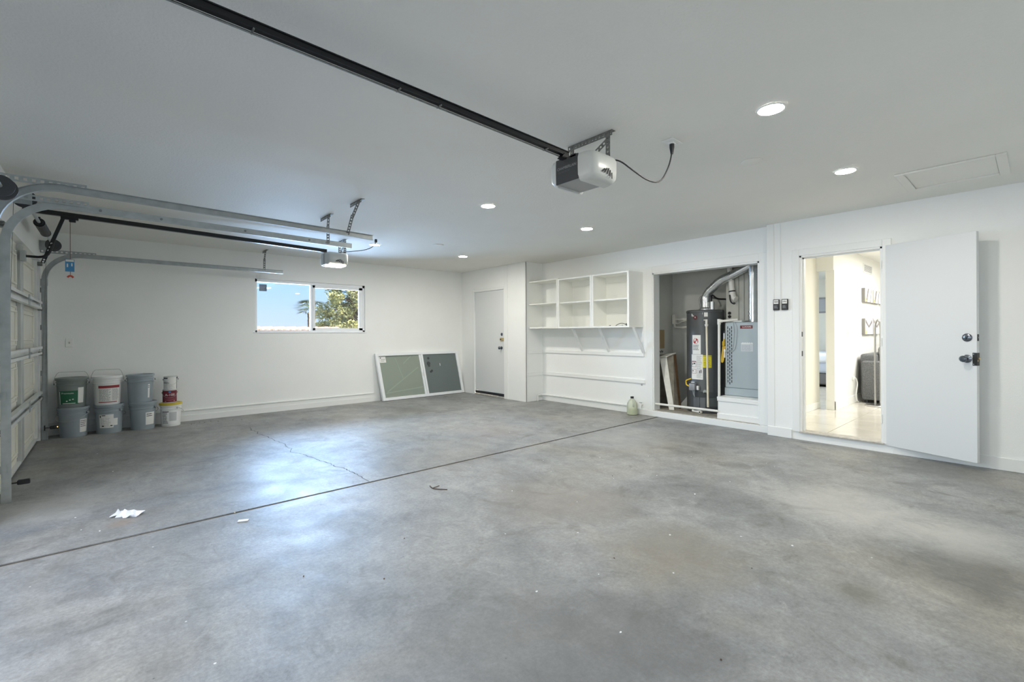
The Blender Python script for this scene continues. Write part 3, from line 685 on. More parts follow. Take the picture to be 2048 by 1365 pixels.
def opener(c, z0, label, dark, front_text):
    """c = (x front, y centre); the rail enters the front face (-X)"""
    x0, yc = c; hw = .092; hh = .155; Lx = .245
    t = thing('garage_door_opener', label, 'opener', (x0+.12, yc, z0))
    mb = MB(); mb.box(x0+.004, x0+Lx, yc-hw, yc+hw, z0, z0+hh-.01, .004); ch = obj('chassis', mb, OPENG, t)
    mb = MB(); mb.box(x0, x0+.006, yc-hw-.001, yc+hw+.001, z0-.002, z0+hh, .002); mb.box(x0, x0+.05, yc-hw*.8, yc-hw*.3, z0+hh-.012, z0+hh+.004); fp = obj('front_panel', mb, DARKG if dark else OPENW, t)
    if front_text:
        obj('lettering', text_mesh(front_text, .024, planar((x0-.0012, yc, z0+.092), (0, -1, 0), (0, 0, 1))), INKG, fp)
        obj('fine_print', print_rows(planar((x0, yc, z0+.062), (0, -1, 0), (0, 0, 1)), -.07, .03, 0, .014, 2, 3), mat('faint_print', (.09, .095, .10), .6), fp)
    else:
        mb = MB()
        for k in (-1, 0, 1): mb.box(x0-.002, x0+.001, yc-hw*.15+k*.022-.004, yc-hw*.15+k*.022+.004, z0+.01, z0+hh-.008)
        obj('front_ribs', mb, OPENG, fp)
    for sg, dep in ((1, .062), (-1, .115)):
        prof = []
        # lens cover: rounded in plan, extruded with a rounded lower far edge
        mb = MB(); n1 = 9; rings = []
        for lvl, (zz, ins) in enumerate(((z0-.012, .050), (z0+.000, .022), (z0+.022, .004), (z0+.06, 0), (z0+hh-.03, 0), (z0+hh-.006, .012), (z0+hh+.003, .040))):
            ring = []
            for i in range(n1+1):
                a = math.pi*i/n1; ex = .35
                ux = -math.copysign(abs(math.cos(a))**ex, math.cos(a)); uy = abs(math.sin(a))**.5
                xc = x0+Lx/2+.014; ring.append(mb.v((xc+ux*(Lx/2+.016-ins*.45), yc+sg*(hw+uy*max(dep-ins, .004)), zz)))
            rings.append(ring)
        for a, b in zip(rings, rings[1:]):
            for i in range(n1): mb.face((a[i], a[i+1], b[i+1], b[i]))
        mb.face(rings[0]); mb.face(rings[-1]); 
        for a, b in zip(rings, rings[1:]): mb.face((a[0], b[0], b[n1], a[n1]))
        ln = obj('light_lens', mb, OPENW, t, ang=50)
        if sg == -1: vents(planar((x0+Lx*.40, yc-hw-dep-.0005, z0+.030), (1, 0, 0), (0, 0, 1)), ln)
    if not dark:
        mb = MB(); mb.box(x0+.02, x0+Lx-.01, yc-hw-.09, yc-hw+.1, z0-.024, z0-.010, .004); o = obj('lamp_lens', mb, LENSLIT, t); o['label'] = 'glowing cream lens on the underside'
    return t
# the nearer opener
op = opener((2.165, 1.945), 2.202, 'near ceiling opener with a dark grey front panel and long black rail', True, 'CHAMBERLAIN')
mb = MB(); r0 = Vector((-.58, 2.0, 2.475)); r1 = Vector((2.20, 1.965, 2.385))
mb.bar(r0, r1, .018, .024); mb.bar(r0-Vector((0, 0, .013)), r1-Vector((0, 0, .013)), .030, .005); mb.bar(r0+Vector((0, 0, .013)), r1+Vector((0, 0, .013)), .030, .005); obj('rail', mb, BLACKM, op)
mb = MB(); mb.tube([r0+Vector((0, .022, -.018)), r1+Vector((0, .022, -.018))], .004, 6); mb.tube([r0+Vector((0, .012, -.026)), r1+Vector((0, .012, -.024))], .004, 6); obj('drive_chain', mb, GALVD, op)
for f in (.24, .36, .58, .66, .93):
    p = r0.lerp(r1, f); mb = MB(); mb.cyl(p+Vector((0, -.016, -.020)), p+Vector((0, .026, -.020)), .004, n=8); mb.cyl(p+Vector((0, 0, -.024)), p+Vector((0, 0, .024)), .004, n=8); obj('rail_bolt', mb, GALVD, op)
mb = MB(); mb.box(XL, -.57, 1.95, 2.05, 2.44, 2.52); obj('header_bracket', mb, BLACKM, op)
mb = MB(); mb.prism([(-.02, 0), (.05, 0), (.05, .03), (.01, .035)], -.02, .02, lambda a, b, d: (2.14+a, 1.965+d, 2.345+b)); obj('rail_shoe', mb, BLACKM, op)
hanger(op, 2.425, 1.79, 2.165, 2.352, True)
cd = MB(); cd.tube([(2.44, 1.80, 2.365), (2.47, 1.76, 2.355), (2.55, 1.72, 2.30), (2.66, 1.68, 2.245), (2.77, 1.655, 2.25), (2.85, 1.645, 2.36), (2.885, 1.643, 2.44), (2.895, 1.642, 2.495)], .005, 8, smooth=2)
cd_o = obj('power_cord', cd, BLACKP, op)
mb = MB(); mb.lathe([(0, 2.47), (.009, 2.47), (.016, 2.515), (.016, 2.537), (0, 2.537)], (2.895, 1.642, 0), 12); obj('plug', mb, BLACKP, cd_o)
t = thing('ceiling_outlet', 'white outlet plate on the ceiling feeding the near opener cord', 'outlet', (2.90, 1.64, H))
mb = MB(); mb.box(2.83, 2.97, 1.60, 1.685, H-.006, H-.0005, .003); obj('cover_plate', mb, WHITEP, t)
mb = MB(); mb.box(2.875, 2.915, 1.622, 1.662, H-.018, H-.006, .003); mb.box(2.922, 2.955, 1.63, 1.655, H-.010, H-.006, .003); obj('socket', mb, WHITEP, t)
# the farther opener
op2 = opener((2.20, 6.40), 2.20, 'far ceiling opener, pale grey, hanging behind the track ends', False, None)
mb = MB(); r0 = Vector((-.58, 6.42, 2.475)); r1 = Vector((2.24, 6.40, 2.392))
mb.bar(r0, r1, .028, .040); mb.bar(r0-Vector((0, 0, .022)), r1-Vector((0, 0, .022)), .042, .005); obj('rail', mb, BLACKM, op2)
mb = MB(); mb.box(XL, -.57, 6.37, 6.47, 2.44, 2.52); obj('header_bracket', mb, BLACKM, op2)
mb = MB(); mb.box(-.36, -.23, 6.395, 6.445, 2.418, 2.452, .004); mb.box(-.30, -.25, 6.405, 6.435, 2.395, 2.42, .003); obj('trolley', mb, BLACKM, op2)
mb = MB(); mb.bar((-.340, 6.42, 2.435), (-.488, 6.42, 1.965), .006, .030, (0, 1, 0) if False else (1, 0, .3)); arm = obj('straight_arm', mb, BLACKM, op2)
mb = MB()
for f in (.58, .66, .73, .86, .93, .975):
    p = Vector((-.340, 6.416, 2.435)).lerp(Vector((-.488, 6.416, 1.965)), f); mb.cyl(p, p+Vector((0, -.002, 0)), .008, n=10)
obj('arm_holes', mb, WHITEP, arm)
mb = MB(); mb.tube([(-.415, 6.41, 2.16), (-.43, 6.41, 2.10), (-.455, 6.41, 2.04), (-.50, 6.41, 2.018), (-.56, 6.41, 2.018), (-.62, 6.41, 2.02)], .013, 6, smooth=1); obj('curved_arm', mb, BLACKM, op2)
mb = MB(); mb.box(-.640, -.60, 6.37, 6.45, 1.97, 2.07, .003); obj('door_bracket', mb, GALV, op2)
hanger(op2, 2.43, 6.24, 6.50, 2.35, False)
cd = MB(); cd.tube([(2.44, 6.36, 2.36), (2.36, 6.30, 2.37), (2.42, 6.1, 2.36), (2.60, 5.95, 2.38), (2.72, 5.93, 2.45), (2.74, 5.94, 2.53)], .005, 8, smooth=2); cdo = obj('power_cord', cd, BLACKP, op2)
mb = MB(); mb.box(2.725, 2.755, 5.927, 5.953, 2.50, 2.545, .004); obj('plug', mb, BLACKP, cdo)
# emergency cord hanging from the trolley
t = thing('release_cord', 'thin red release cord with a blue tag hanging from the far opener trolley', 'cord', (-.292, 6.42, 2.40))
mb = MB(); mb.cyl((-.292, 6.42, 2.405), (-.292, 6.42, 1.86), .0028, n=6); obj('cord', mb, mat('red_cord', (.30, .10, .09), .7), t)
mb = MB(); mb.box(-.330, -.262, 6.4150, 6.4165, 1.895, 2.020); tg = obj('tag', mb, BLUET, t)
mb = MB(); mb.box(-.326, -.266, 6.4135, 6.4149, 1.995, 2.016); mb.box(-.318, -.308, 6.4135, 6.4149, 1.94, 1.975); mb.box(-.286, -.276, 6.4135, 6.4149, 1.95, 1.98); obj('tag_print', mb, PAPER, tg)
mb = MB(); mb.tube([(-.315, 6.42, 1.838), (-.30, 6.42, 1.852), (-.285, 6.42, 1.852), (-.27, 6.42, 1.838)], .009, 8); obj('handle', mb, RED, t)

# ------------------------------------------------------------------ recessed lights, blanks, attic hatch
L0 = thing('recessed_light', '', 'ceiling light', (2.91, 1.022, H), 'round recessed ceiling lights')
mb = MB(); mb.lathe([(.066, -.0005), (.076, -.004), (.076, -.0005)], (2.91, 1.022, H), 36); mb.lathe([(.066, -.007), (.069, -.0085), (.075, -.006), (.077, -.0005)], (2.91, 1.022, H), 36); obj('trim_ring', mb, WHITEP, L0)
mb = MB(); mb.lathe([(.067, -.0008), (.0665, -.0075), (.045, -.0095), (0, -.0105)], (2.91, 1.022, H), 36); obj('diffuser', mb, LIT, L0)
L0['label'] = 'largest and nearest round recessed light, at the upper right'
for x, y, lb in ((4.487, 1.022, 'round recessed light beside the attic hatch'), (2.91, 3.685, 'round recessed light at the middle of the ceiling, behind the near opener'), (4.487, 3.70, 'round recessed light in front of the wall shelves'), (2.91, 6.345, 'round recessed light just past the ends of the garage door tracks'), (4.487, 6.37, 'farthest round recessed light, near the service door corner')):
    dup(L0, (x, y, H), lb)
t = MB(); t.lathe([(.075, -.0005), (.075, -.005), (.07, -.007), (0, -.007)], (3.694, 1.436, H), 30); tag(obj('ceiling_cover', t, CEIL), 'blank round white cover on the ceiling right of the hanging cord', 'cover plate', 'blank round ceiling covers')
t = MB(); t.lathe([(.075, -.0005), (.075, -.005), (.07, -.007), (0, -.007)], (3.636, 5.78, H), 30); tag(obj('ceiling_cover', t, CEIL), 'blank round white cover on the ceiling between the two farthest lights', 'cover plate', 'blank round ceiling covers')
hx0, hx1, hy0, hy1 = 4.915, 5.565, .145, .785
t = thing('attic_hatch', 'white attic access panel in the ceiling at the right', 'hatch', ((hx0+hx1)/2, (hy0+hy1)/2, H))
mb = MB(); w = .058
mb.box(hx0, hx1, hy0, hy0+w, H-.016, H-.0005, .003); mb.box(hx0, hx1, hy1-w, hy1, H-.016, H-.0005, .003); mb.box(hx0, hx0+w, hy0+w, hy1-w, H-.016, H-.0005, .003); mb.box(hx1-w, hx1, hy0+w, hy1-w, H-.016, H-.0005, .003); obj('frame', mb, CEIL, t)
mb = MB(); mb.box(hx0+w+.004, hx1-w-.004, hy0+w+.004, hy1-w-.004, H-.006, H-.0005, .001); obj('panel', mb, CEIL, t)

# ------------------------------------------------------------------ service door in the far corner
d = struct('door_1', MB().box(XC+.012, XC+.05, CY0+.014, CY1-.014, .085, CZ-.006, .002), DOORW)
mb = MB(); mb.box(XC+.006, XC+.012, CY0+.02, CY1-.02, .03, .083, .002); obj('door_sweep', mb, BLACKP, d)
mb = MB(); mb.box(XC-.004, XC+.09, CY0, CY1, 0, .026, .003); obj('threshold', mb, mat('worn_sill', (.4, .4, .4)), d)
KYc = 6.835
mb = MB(); mb.M = Matrix.Translation((XC+.012, KYc, 1.235)) @ Matrix.Rotation(R(-90), 4, 'Y'); mb.lathe([(0, 0), (.030, 0), (.030, .006), (.022, .012), (0, .013)], n=24); mb.box(-.016, .016, -.004, .004, .012, .026, .002); obj('deadbolt', mb, NICKEL, d)
mb = MB(); mb.box(XC-.002, XC+.013, KYc-.095, KYc+.045, 1.105, 1.170, .002); o = obj('latch_guard', mb, BRASS, d); o['label'] = 'brass latch plate'
mb = MB(); mb.cyl((XC+.002, KYc+.02, 1.137), (XC-.012, KYc+.02, 1.137), .012, n=14); obj('latch_button', mb, BRONZE, o)
mb = MB(); mb.M = Matrix.Translation((XC+.012, KYc+.01, .972)) @ Matrix.Rotation(R(-90), 4, 'Y'); mb.lathe([(0, 0), (.032, 0), (.032, .005), (.013, .012), (.012, .032), (.024, .040), (.030, .052), (.028, .066), (.016, .074), (0, .076)], n=24); obj('knob', mb, NICKEL, d)
for z in (.25, 1.82):
    mb = MB(); mb.cyl((XC+.006, CY1-.012, z), (XC+.006, CY1-.012, z+.09), .007, n=10); obj('hinge', mb, TRIM, d)

# ------------------------------------------------------------------ open house door
hg = Vector((XB-.002, 1.066, 0)); fe = Vector((5.778, .360, 0)); dv = (fe-hg).normalized(); DL = .752; dn = Vector((dv.y, -dv.x, 0))
if dn.x > 0: dn = -dn     # face towards the room
MD = Matrix((( dv.x, dn.x, 0, hg.x), (dv.y, dn.y, 0, hg.y), (0, 0, 1, 0), (0, 0, 0, 1)))
d = struct('door_2', MB(MD).box(.004, DL, -.038, 0, .078, 2.138, .002), DOORW)
def dl(x, y, z): return MD @ Vector((x, y, z))
mb = MB(MD @ Matrix.Translation((DL-.066, 0, 1.193)) @ Matrix.Rotation(R(-90), 4, 'X')); mb.lathe([(0, 0), (.036, 0), (.036, .005), (.026, .012), (0, .014)], n=28); mb.M = MD @ Matrix.Translation((DL-.066, .014, 1.193)) @ Matrix.Rotation(R(25), 4, 'Y'); mb.box(-.006, .006, 0, .014, -.02, .02, .002); obj('deadbolt', mb, NICKEL, d)
mb = MB(MD); mb.box(DL-.0005, DL+.0015, -.032, -.006, 1.163, 1.223); dp = obj('deadbolt_plate', mb, BRONZE, d)
mb = MB(MD); mb.cyl((DL+.0015, -.019, 1.193), (DL+.004, -.019, 1.193), .009, n=12); obj('bolt', mb, NICKEL, dp)
mb = MB(MD @ Matrix.Translation((DL-.068, 0, 1.003)) @ Matrix.Rotation(R(-90), 4, 'X')); mb.lathe([(0, 0), (.036, 0), (.036, .006), (.016, .013), (.013, .036), (.022, .044), (.029, .056), (.028, .068), (.018, .077), (0, .079)], n=28); obj('knob', mb, NICKEL, d)
mb = MB(MD); mb.box(DL-.03, DL+.0022, -.0395, .0018, .943, 1.058, .001); lp = obj('latch_plate', mb, BRONZE, d); lp['label'] = 'dark wraparound plate on the door edge'
mb = MB(MD); mb.cyl((DL+.001, -.024, 1.005), (DL+.012, -.024, 1.005), .010, n=12); mb.box(DL+.001, DL+.004, -.016, -.005, .98, .995); obj('latch_bolt', mb, BRASS, lp)
mb = MB(MD)
for z in (.955, 1.046): mb.cyl((DL-.022, .0018, z), (DL-.022, .003, z), .004, n=8)
obj('screw', mb, GALV, lp)
for z in (.30, 1.10, 1.90):
    mb = MB(); mb.cyl((hg.x-.006, hg.y+.004, z), (hg.x-.006, hg.y+.004, z+.09), .007, n=10); obj('hinge', mb, TRIM, d)

# ------------------------------------------------------------------ wall controls and outlet
for k, (yc, tx, lb) in enumerate(((2.064, 'Single', 'left of the two small dark wall controls beside the inner door'), (1.972, 'Double', 'right of the two small dark wall controls beside the inner door'))):
    t = thing('wall_control', lb, 'control', (XB, yc, 1.577), 'opener wall controls')
    mb = MB(); mb.box(XB-.022, XB, yc-.034, yc+.034, 1.512, 1.642, .004); bd = obj('housing', mb, BLACKP, t)
    mb = MB(); mb.box(XB-.0245, XB-.022, yc-.026, yc+.027, 1.588, 1.634, .001); lb_ = obj('label_card', mb, PAPER, t)
    pl = planar((XB-.0246, yc, 1.612), (0, -1, 0), (0, 0, 1))
    mbx = MB(); rn = random.Random(11+k); x = -.02
    ptsw = [pl(-.022+.044*i/16, .008*math.sin(i*1.9+k)+rn.uniform(-.004, .004), .0012) for i in range(17)]; mbx.tube(ptsw, .0012, 4); obj('handwriting', mbx, INK, lb_)
    mb = MB(); mb.box(XB-.025, XB-.022, yc-.026, yc+.026, 1.522, 1.575, .002); bt = obj('push_button', mb, DARKG, t)
    obj('button_print', print_rows(planar((XB-.025, yc, 1.53), (0, -1, 0), (0, 0, 1)), -.02, .02, .004, .04, 3, 4+k), INKG, bt)
mb = MB(); mb.tube([(XB-.006, 2.023, H-.002), (XB-.004, 2.020, 2.2), (XB-.005, 2.024, 1.95), (XB-.004, 2.018, 1.64)], .0028, 6, smooth=1); tag(obj('control_wire', mb, TRIM), 'thin painted wire running down from the ceiling to the wall controls', 'wire')
t = thing('wall_outlet', 'white switch plate on the back wall above the paint buckets', 'outlet', (-.383, YB, 1.16))
mb = MB(); mb.box(-.418, -.348, YB-.007, YB, 1.103, 1.217, .003); obj('cover_plate', mb, WHITEP, t)
mb = MB(); mb.box(-.389, -.377, YB-.018, YB-.007, 1.148, 1.172, .002); obj('toggle', mb, mat('tan_plastic', (.45, .42, .36), .5), t)

# ------------------------------------------------------------------ old window leaning on the back wall
OWL = 1.86; OWH = .895
b0 = Vector((3.812, 8.035, 0.0)); b1 = Vector((5.672, 8.075, 0.0)); rx = (b1-b0).normalized(); lean = Vector((-.108, .100, .87)).normalized()
nx_ = rx.cross((lean - rx*lean.dot(rx)).normalized())   # towards the room; the old frame is racked a little to the left
MWN = Matrix(((rx.x, lean.x, nx_.x, b0.x), (rx.y, lean.y, nx_.y, b0.y), (rx.z, lean.z, nx_.z, b0.z), (0, 0, 0, 1)))
MWN = MWN @ Matrix.Shear('XY', 4, (0, 0)) if False else MWN
t = thing('old_window', 'old white framed sliding window leaning against the back wall', 'window', (4.74, 8.06, 0))
FWp = .055
mb = MB(MWN); mb.box(0, OWL, 0, FWp, 0, .055, .004); mb.box(0, OWL, OWH-.05, OWH, 0, .055, .004); mb.box(0, .06, FWp, OWH-.05, 0, .055, .004); mb.box(OWL-.06, OWL, FWp, OWH-.05, 0, .055, .004); obj('frame', mb, VINYL, t)
mb = MB(MWN); mb.box(.915, .955, FWp, OWH-.05, .004, .045, .003); mb.box(.957, 1.0, FWp, OWH-.05, .012, .058, .003); ms = obj('meeting_stile', mb, VINYL, t)
mb = MB(MWN); mb.box(.93, .95, .42, .50, .045, .056, .003); obj('latch', mb, WHITEP, ms)
mb = MB(MWN); mb.box(.058, .917, FWp-.002, OWH-.048, .020, .024); g1 = obj('pane', mb, PANE_OLD, t); g1['label'] = 'dusty greenish left pane'
mb = MB(MWN); mb.box(.998, OWL-.058, FWp-.002, OWH-.048, .030, .034); g2 = obj('pane', mb, PANE_DARK, t); g2['label'] = 'darker grey right pane'
mb = MB(MWN); mb.box(.075, .205, .72, .835, .0245, .026); st = obj('sticker', mb, PAPER, g1)
mb = MB(MWN); mb.box(.092, .112, .80, .82, .0262, .0268); mb.box(.10, .19, .775, .781, .0262, .0268); mb.box(.10, .17, .75, .755, .0262, .0268); obj('sticker_print', mb, INK, st)
mb = MB(MWN); mb.lathe([(0, 0), (.024, 0), (.024, .004), (0, .004)], (1.13, .765, .0345), 18); mb.lathe([(0, 0), (.038, 0), (.038, .004), (0, .004)], (1.115, .66, .0345), 20); mb.lathe([(0, 0), (.02, 0), (.02, .004), (0, .004)], (1.12, .61, .0345), 18); mb.lathe([(0, 0), (.022, 0), (.022, .004), (0, .004)], (1.135, .49, .0345), 18); mb.lathe([(0, 0), (.022, 0), (.022, .004), (0, .004)], (1.165, .51, .0345), 18); obj('suction_mark', mb, mat('dark_mark', (.06, .07, .07), .8), g2)
mb = MB(MWN)
for a_, b_ in (((.13, .16), (.87, .60)), ((.40, .80), (.50, .40)), ((.55, .68), (.75, .83)), ((.10, .14), (.90, .20))):
    mb.bar((a_[0], a_[1], .0246), (b_[0], b_[1], .0246), .022, .0008, (0, 0, 1)) if False else mb.bar((a_[0], a_[1], .0246), (b_[0], b_[1], .0246), .020, .0008, tuple((MWN.to_3x3().inverted() @ nx_)))
obj('tape_strip', mb, mat('clear_tape', (.31, .355, .305), .3), g1)
mb = MB(MWN); mb.box(1.375, 1.385, .60, .65, .0345, .036); obj('paint_mark', mb, PAPER, g2)

# ------------------------------------------------------------------ shelves and cabinets
SX0, SX1 = 5.762, XA; ZB, ZM, ZT = 1.335, 1.765, 2.172
Yr0, Yr1 = 3.968, 4.035     # right end panel
Ym0, Ym1 = 4.632, 4.70
Yl0, Yl1 = 5.365, 5.43
def cabinet(y0, y1, label, fw_l, fw_r):
    t = thing('wall_cabinet', label, 'cabinet', (SX1, (y0+y1)/2, ZB))
    for nm, a, b in (('side_panel', y0, y0+.018), ('side_panel', y1-.018, y1)):
        mb = MB(); mb.box(SX0+.018, SX1-.002, a, b, ZB, ZT, .002); obj(nm, mb, SHELFW, t)
    mb = MB(); mb.box(SX0+.018, SX1-.002, y0+.018, y1-.018, ZB, ZB+.02); obj('bottom_panel', mb, SHELFW, t)
    mb = MB(); mb.box(SX0+.018, SX1-.002, y0+.018, y1-.018, ZT-.02, ZT); obj('top_panel', mb, SHELFW, t)
    mb = MB(); mb.box(SX1-.010, SX1-.002, y0+.018, y1-.018, ZB+.02, ZT-.02); obj('back_panel', mb, SHELFW, t)
    mb = MB(); mb.box(SX1-.028, SX1-.010, y0+.018, y1-.018, ZT-.11, ZT-.02); obj('hanging_rail', mb, SHELFW, t)
    mb = MB(); mb.box(SX0+.022, SX1-.010, y0+.018, y1-.018, ZM-.01, ZM+.01); obj('shelf', mb, SHELFW, t)
    mb = MB(); mb.box(SX0, SX0+.018, y0, y0+fw_r, ZB-.004, ZT, .002); mb.box(SX0, SX0+.018, y1-fw_l, y1, ZB-.004, ZT, .002); mb.box(SX0, SX0+.018, y0+fw_r, y1-fw_l, ZT-.022, ZT, .002); mb.box(SX0, SX0+.018, y0+fw_r, y1-fw_l, ZB-.004, ZB+.022, .002); obj('face_frame', mb, SHELFW, t)
    return t
cabinet(3.966, 4.666, 'right-hand open white wall cabinet, with a bracket lying in it', .034, .034)
cabinet(4.668, 5.398, 'left-hand open white wall cabinet, between the other cabinet and the bare shelves', .034, .034)
for z, lb in ((ZT, 'topmost white plank shelf left of the cabinets'), (ZM, 'middle white plank shelf left of the cabinets'), (ZB, 'lowest white plank shelf left of the cabinets')):
    mb = MB(); mb.box(SX0+.01, SX1-.001, 5.399, 6.118, z, z+(.028 if z == ZB else .018), .002); tag(obj('plank_shelf', mb, SHELFW), lb, 'shelf', 'bare plank shelves')
t = thing('shelf_divider', 'white upright board holding the plank shelves beside the left cabinet', 'board', (SX1, 5.42, ZB))
mb = MB(); mb.box(SX0-.002, SX0+.010, 5.399, 5.432, ZB-.004, ZT, .002); obj('board', mb, SHELFW, t)
# wall cleats
mb = MB(); mb.box(XA-.022, XA, 3.945, 6.128, .888, .945, .002); tag(obj('wall_cleat', mb, TRIM), 'upper white wood cleat across the wall under the cabinets', 'cleat', 'white wall cleats')
mb = MB(); mb.box(XA-.022, XA, 3.935, 6.128, .478, .535, .002); tag(obj('wall_cleat', mb, TRIM), 'lower white wood cleat across the wall under the cabinets', 'cleat', 'white wall cleats')
mb = MB(); mb.box(XC+.02, XA-.022, 6.115, 6.13, .878, .935, .002); tag(obj('wall_cleat', mb, TRIM), 'upper short white cleat on the side of the corner bump-out', 'cleat', 'white wall cleats')
mb = MB(); mb.box(XC+.02, XA-.022, 6.115, 6.13, .472, .529, .002); tag(obj('wall_cleat', mb, TRIM), 'lower short white cleat on the side of the corner bump-out', 'cleat', 'white wall cleats')
for y, lb in ((5.155, 'leftmost slanted white brace under the cabinets'), (4.597, 'middle slanted white brace under the cabinets'), (3.955, 'rightmost slanted white brace under the cabinets')):
    mb = MB(); mb.bar((SX0+.10, y, ZB-.006), (XA-.012, y, .94), .040, .020, (1, 0, 1)); tag(obj('shelf_brace', mb, TRIM), lb, 'brace', 'slanted shelf braces')
mb = MB(); mb.tube([(5.96, 6.098, .105), (6.07, 6.098, .106), (6.098, 6.075, .108), (6.10, 5.9, .110), (6.10, 4.235, .118)], .015, 10); p = tag(obj('wall_pipe', mb, TRIM), 'white painted pipe along the foot of the shelf wall', 'pipe')
mb = MB(); mb.tube([(6.02, 6.098, .106), (6.075, 6.098, .106), (6.098, 6.07, .108), (6.10, 6.02, .109)], .019, 10); obj('elbow', mb, TRIM, p)
mb = MB(); mb.tube([(5.965, 6.098, .105), (5.962, 6.098, .0)], .010, 8); obj('drop_stub', mb, TRIM, p)
t = thing('hose_valve', 'small white hose valve on the wall behind the jug', 'valve', (XA, 3.985, .13))
mb = MB(); mb.cyl((XA, 3.985, .15), (XA-.05, 3.985, .15), .011, n=12); mb.cyl((XA-.045, 3.985, .175), (XA-.06, 3.985, .105), .013, n=12); obj('body', mb, WHITEP, t)
mb = MB(); mb.cyl((XA-.05, 3.985, .185), (XA-.05, 3.985, .193), .022, n=8); obj('handwheel', mb, GALV, t)
mb = MB(); mb.lathe([(0, 0), (.014, 0), (.014, .006), (0, .006)], n=14); bmesh.ops.transform(mb.bm, matrix=Matrix.Translation((XA, 3.995, .455)) @ Matrix.Rotation(R(-90), 4, 'Y'), verts=mb.bm.verts[:]); tag(obj('wall_plug', mb, mat('grey_plug', (.4, .4, .4))), 'small grey round plug on the wall above the hose valve', 'plug')
# hardware lying in the right cabinet
t = thing('shelf_bracket', 'dark metal bracket lying in the right-hand wall cabinet', 'bracket', (5.90, 4.2, ZB+.02))
mb = MB(); mb.tube([(5.93, 4.33, ZB+.024), (5.92, 4.28, ZB+.05), (5.90, 4.20, ZB+.066), (5.88, 4.12, ZB+.05), (5.87, 4.05, ZB+.024)], .006, 6, smooth=1); mb.box(5.86, 5.96, 4.13, 4.27, ZB+.0205, ZB+.026, .001); obj('arm', mb, GALVD, t)
mb = MB(); mb.box(5.87, 5.90, 4.17, 4.24, ZB+.026, ZB+.04, .003); obj('clip', mb, WHITEP, t)
mb = MB(); mb.lathe([(0, 0), (.012, 0), (.012, .016), (0, .016)], (5.83, 4.36, ZB+.0205), 12); tag(obj('hex_nut', mb, GALVD), 'small dark nut on the cabinet floor left of the bracket', 'nut')
mb = MB(); mb.box(5.800, 5.815, 4.042, 4.050, ZB+.022, ZB+.06, .002); tag(obj('small_clip', mb, BLACKP), 'tiny black clip standing at the right end of the cabinet', 'clip')

# ------------------------------------------------------------------ jug
t = thing('jug', 'translucent plastic jug half full of yellow-green fluid on the floor by the closet', 'jug', (6.005, 4.085, 0))
c = (6.005, 4.085, .001)
mb = MB(); mb.lathe([(0, 0), (.068, 0), (.078, .01), (.080, .03), (.080, .145), (.074, .18), (.052, .215), (.028, .24), (.022, .25), (.022, .262), (.0, .262)], c, 24); obj('body', mb, JUGG, t)
mb = MB(); mb.lathe([(0, .004), (.066, .004), (.076, .012), (.0775, .03), (.0775, .10), (0, .10)], c, 24); obj('fluid', mb, LIQ, t)
mb = MB(); mb.lathe([(0, .25), (.025, .25), (.025, .278), (0, .278)], c, 18); obj('cap', mb, BLACKP, t)
mb = MB(); mb.tube([(c[0]-.03, c[1]-.035, .235), (c[0]-.055, c[1]-.06, .225), (c[0]-.062, c[1]-.068, .17), (c[0]-.052, c[1]-.056, .135)], .011, 8, smooth=1); obj('handle', mb, JUGG, t)

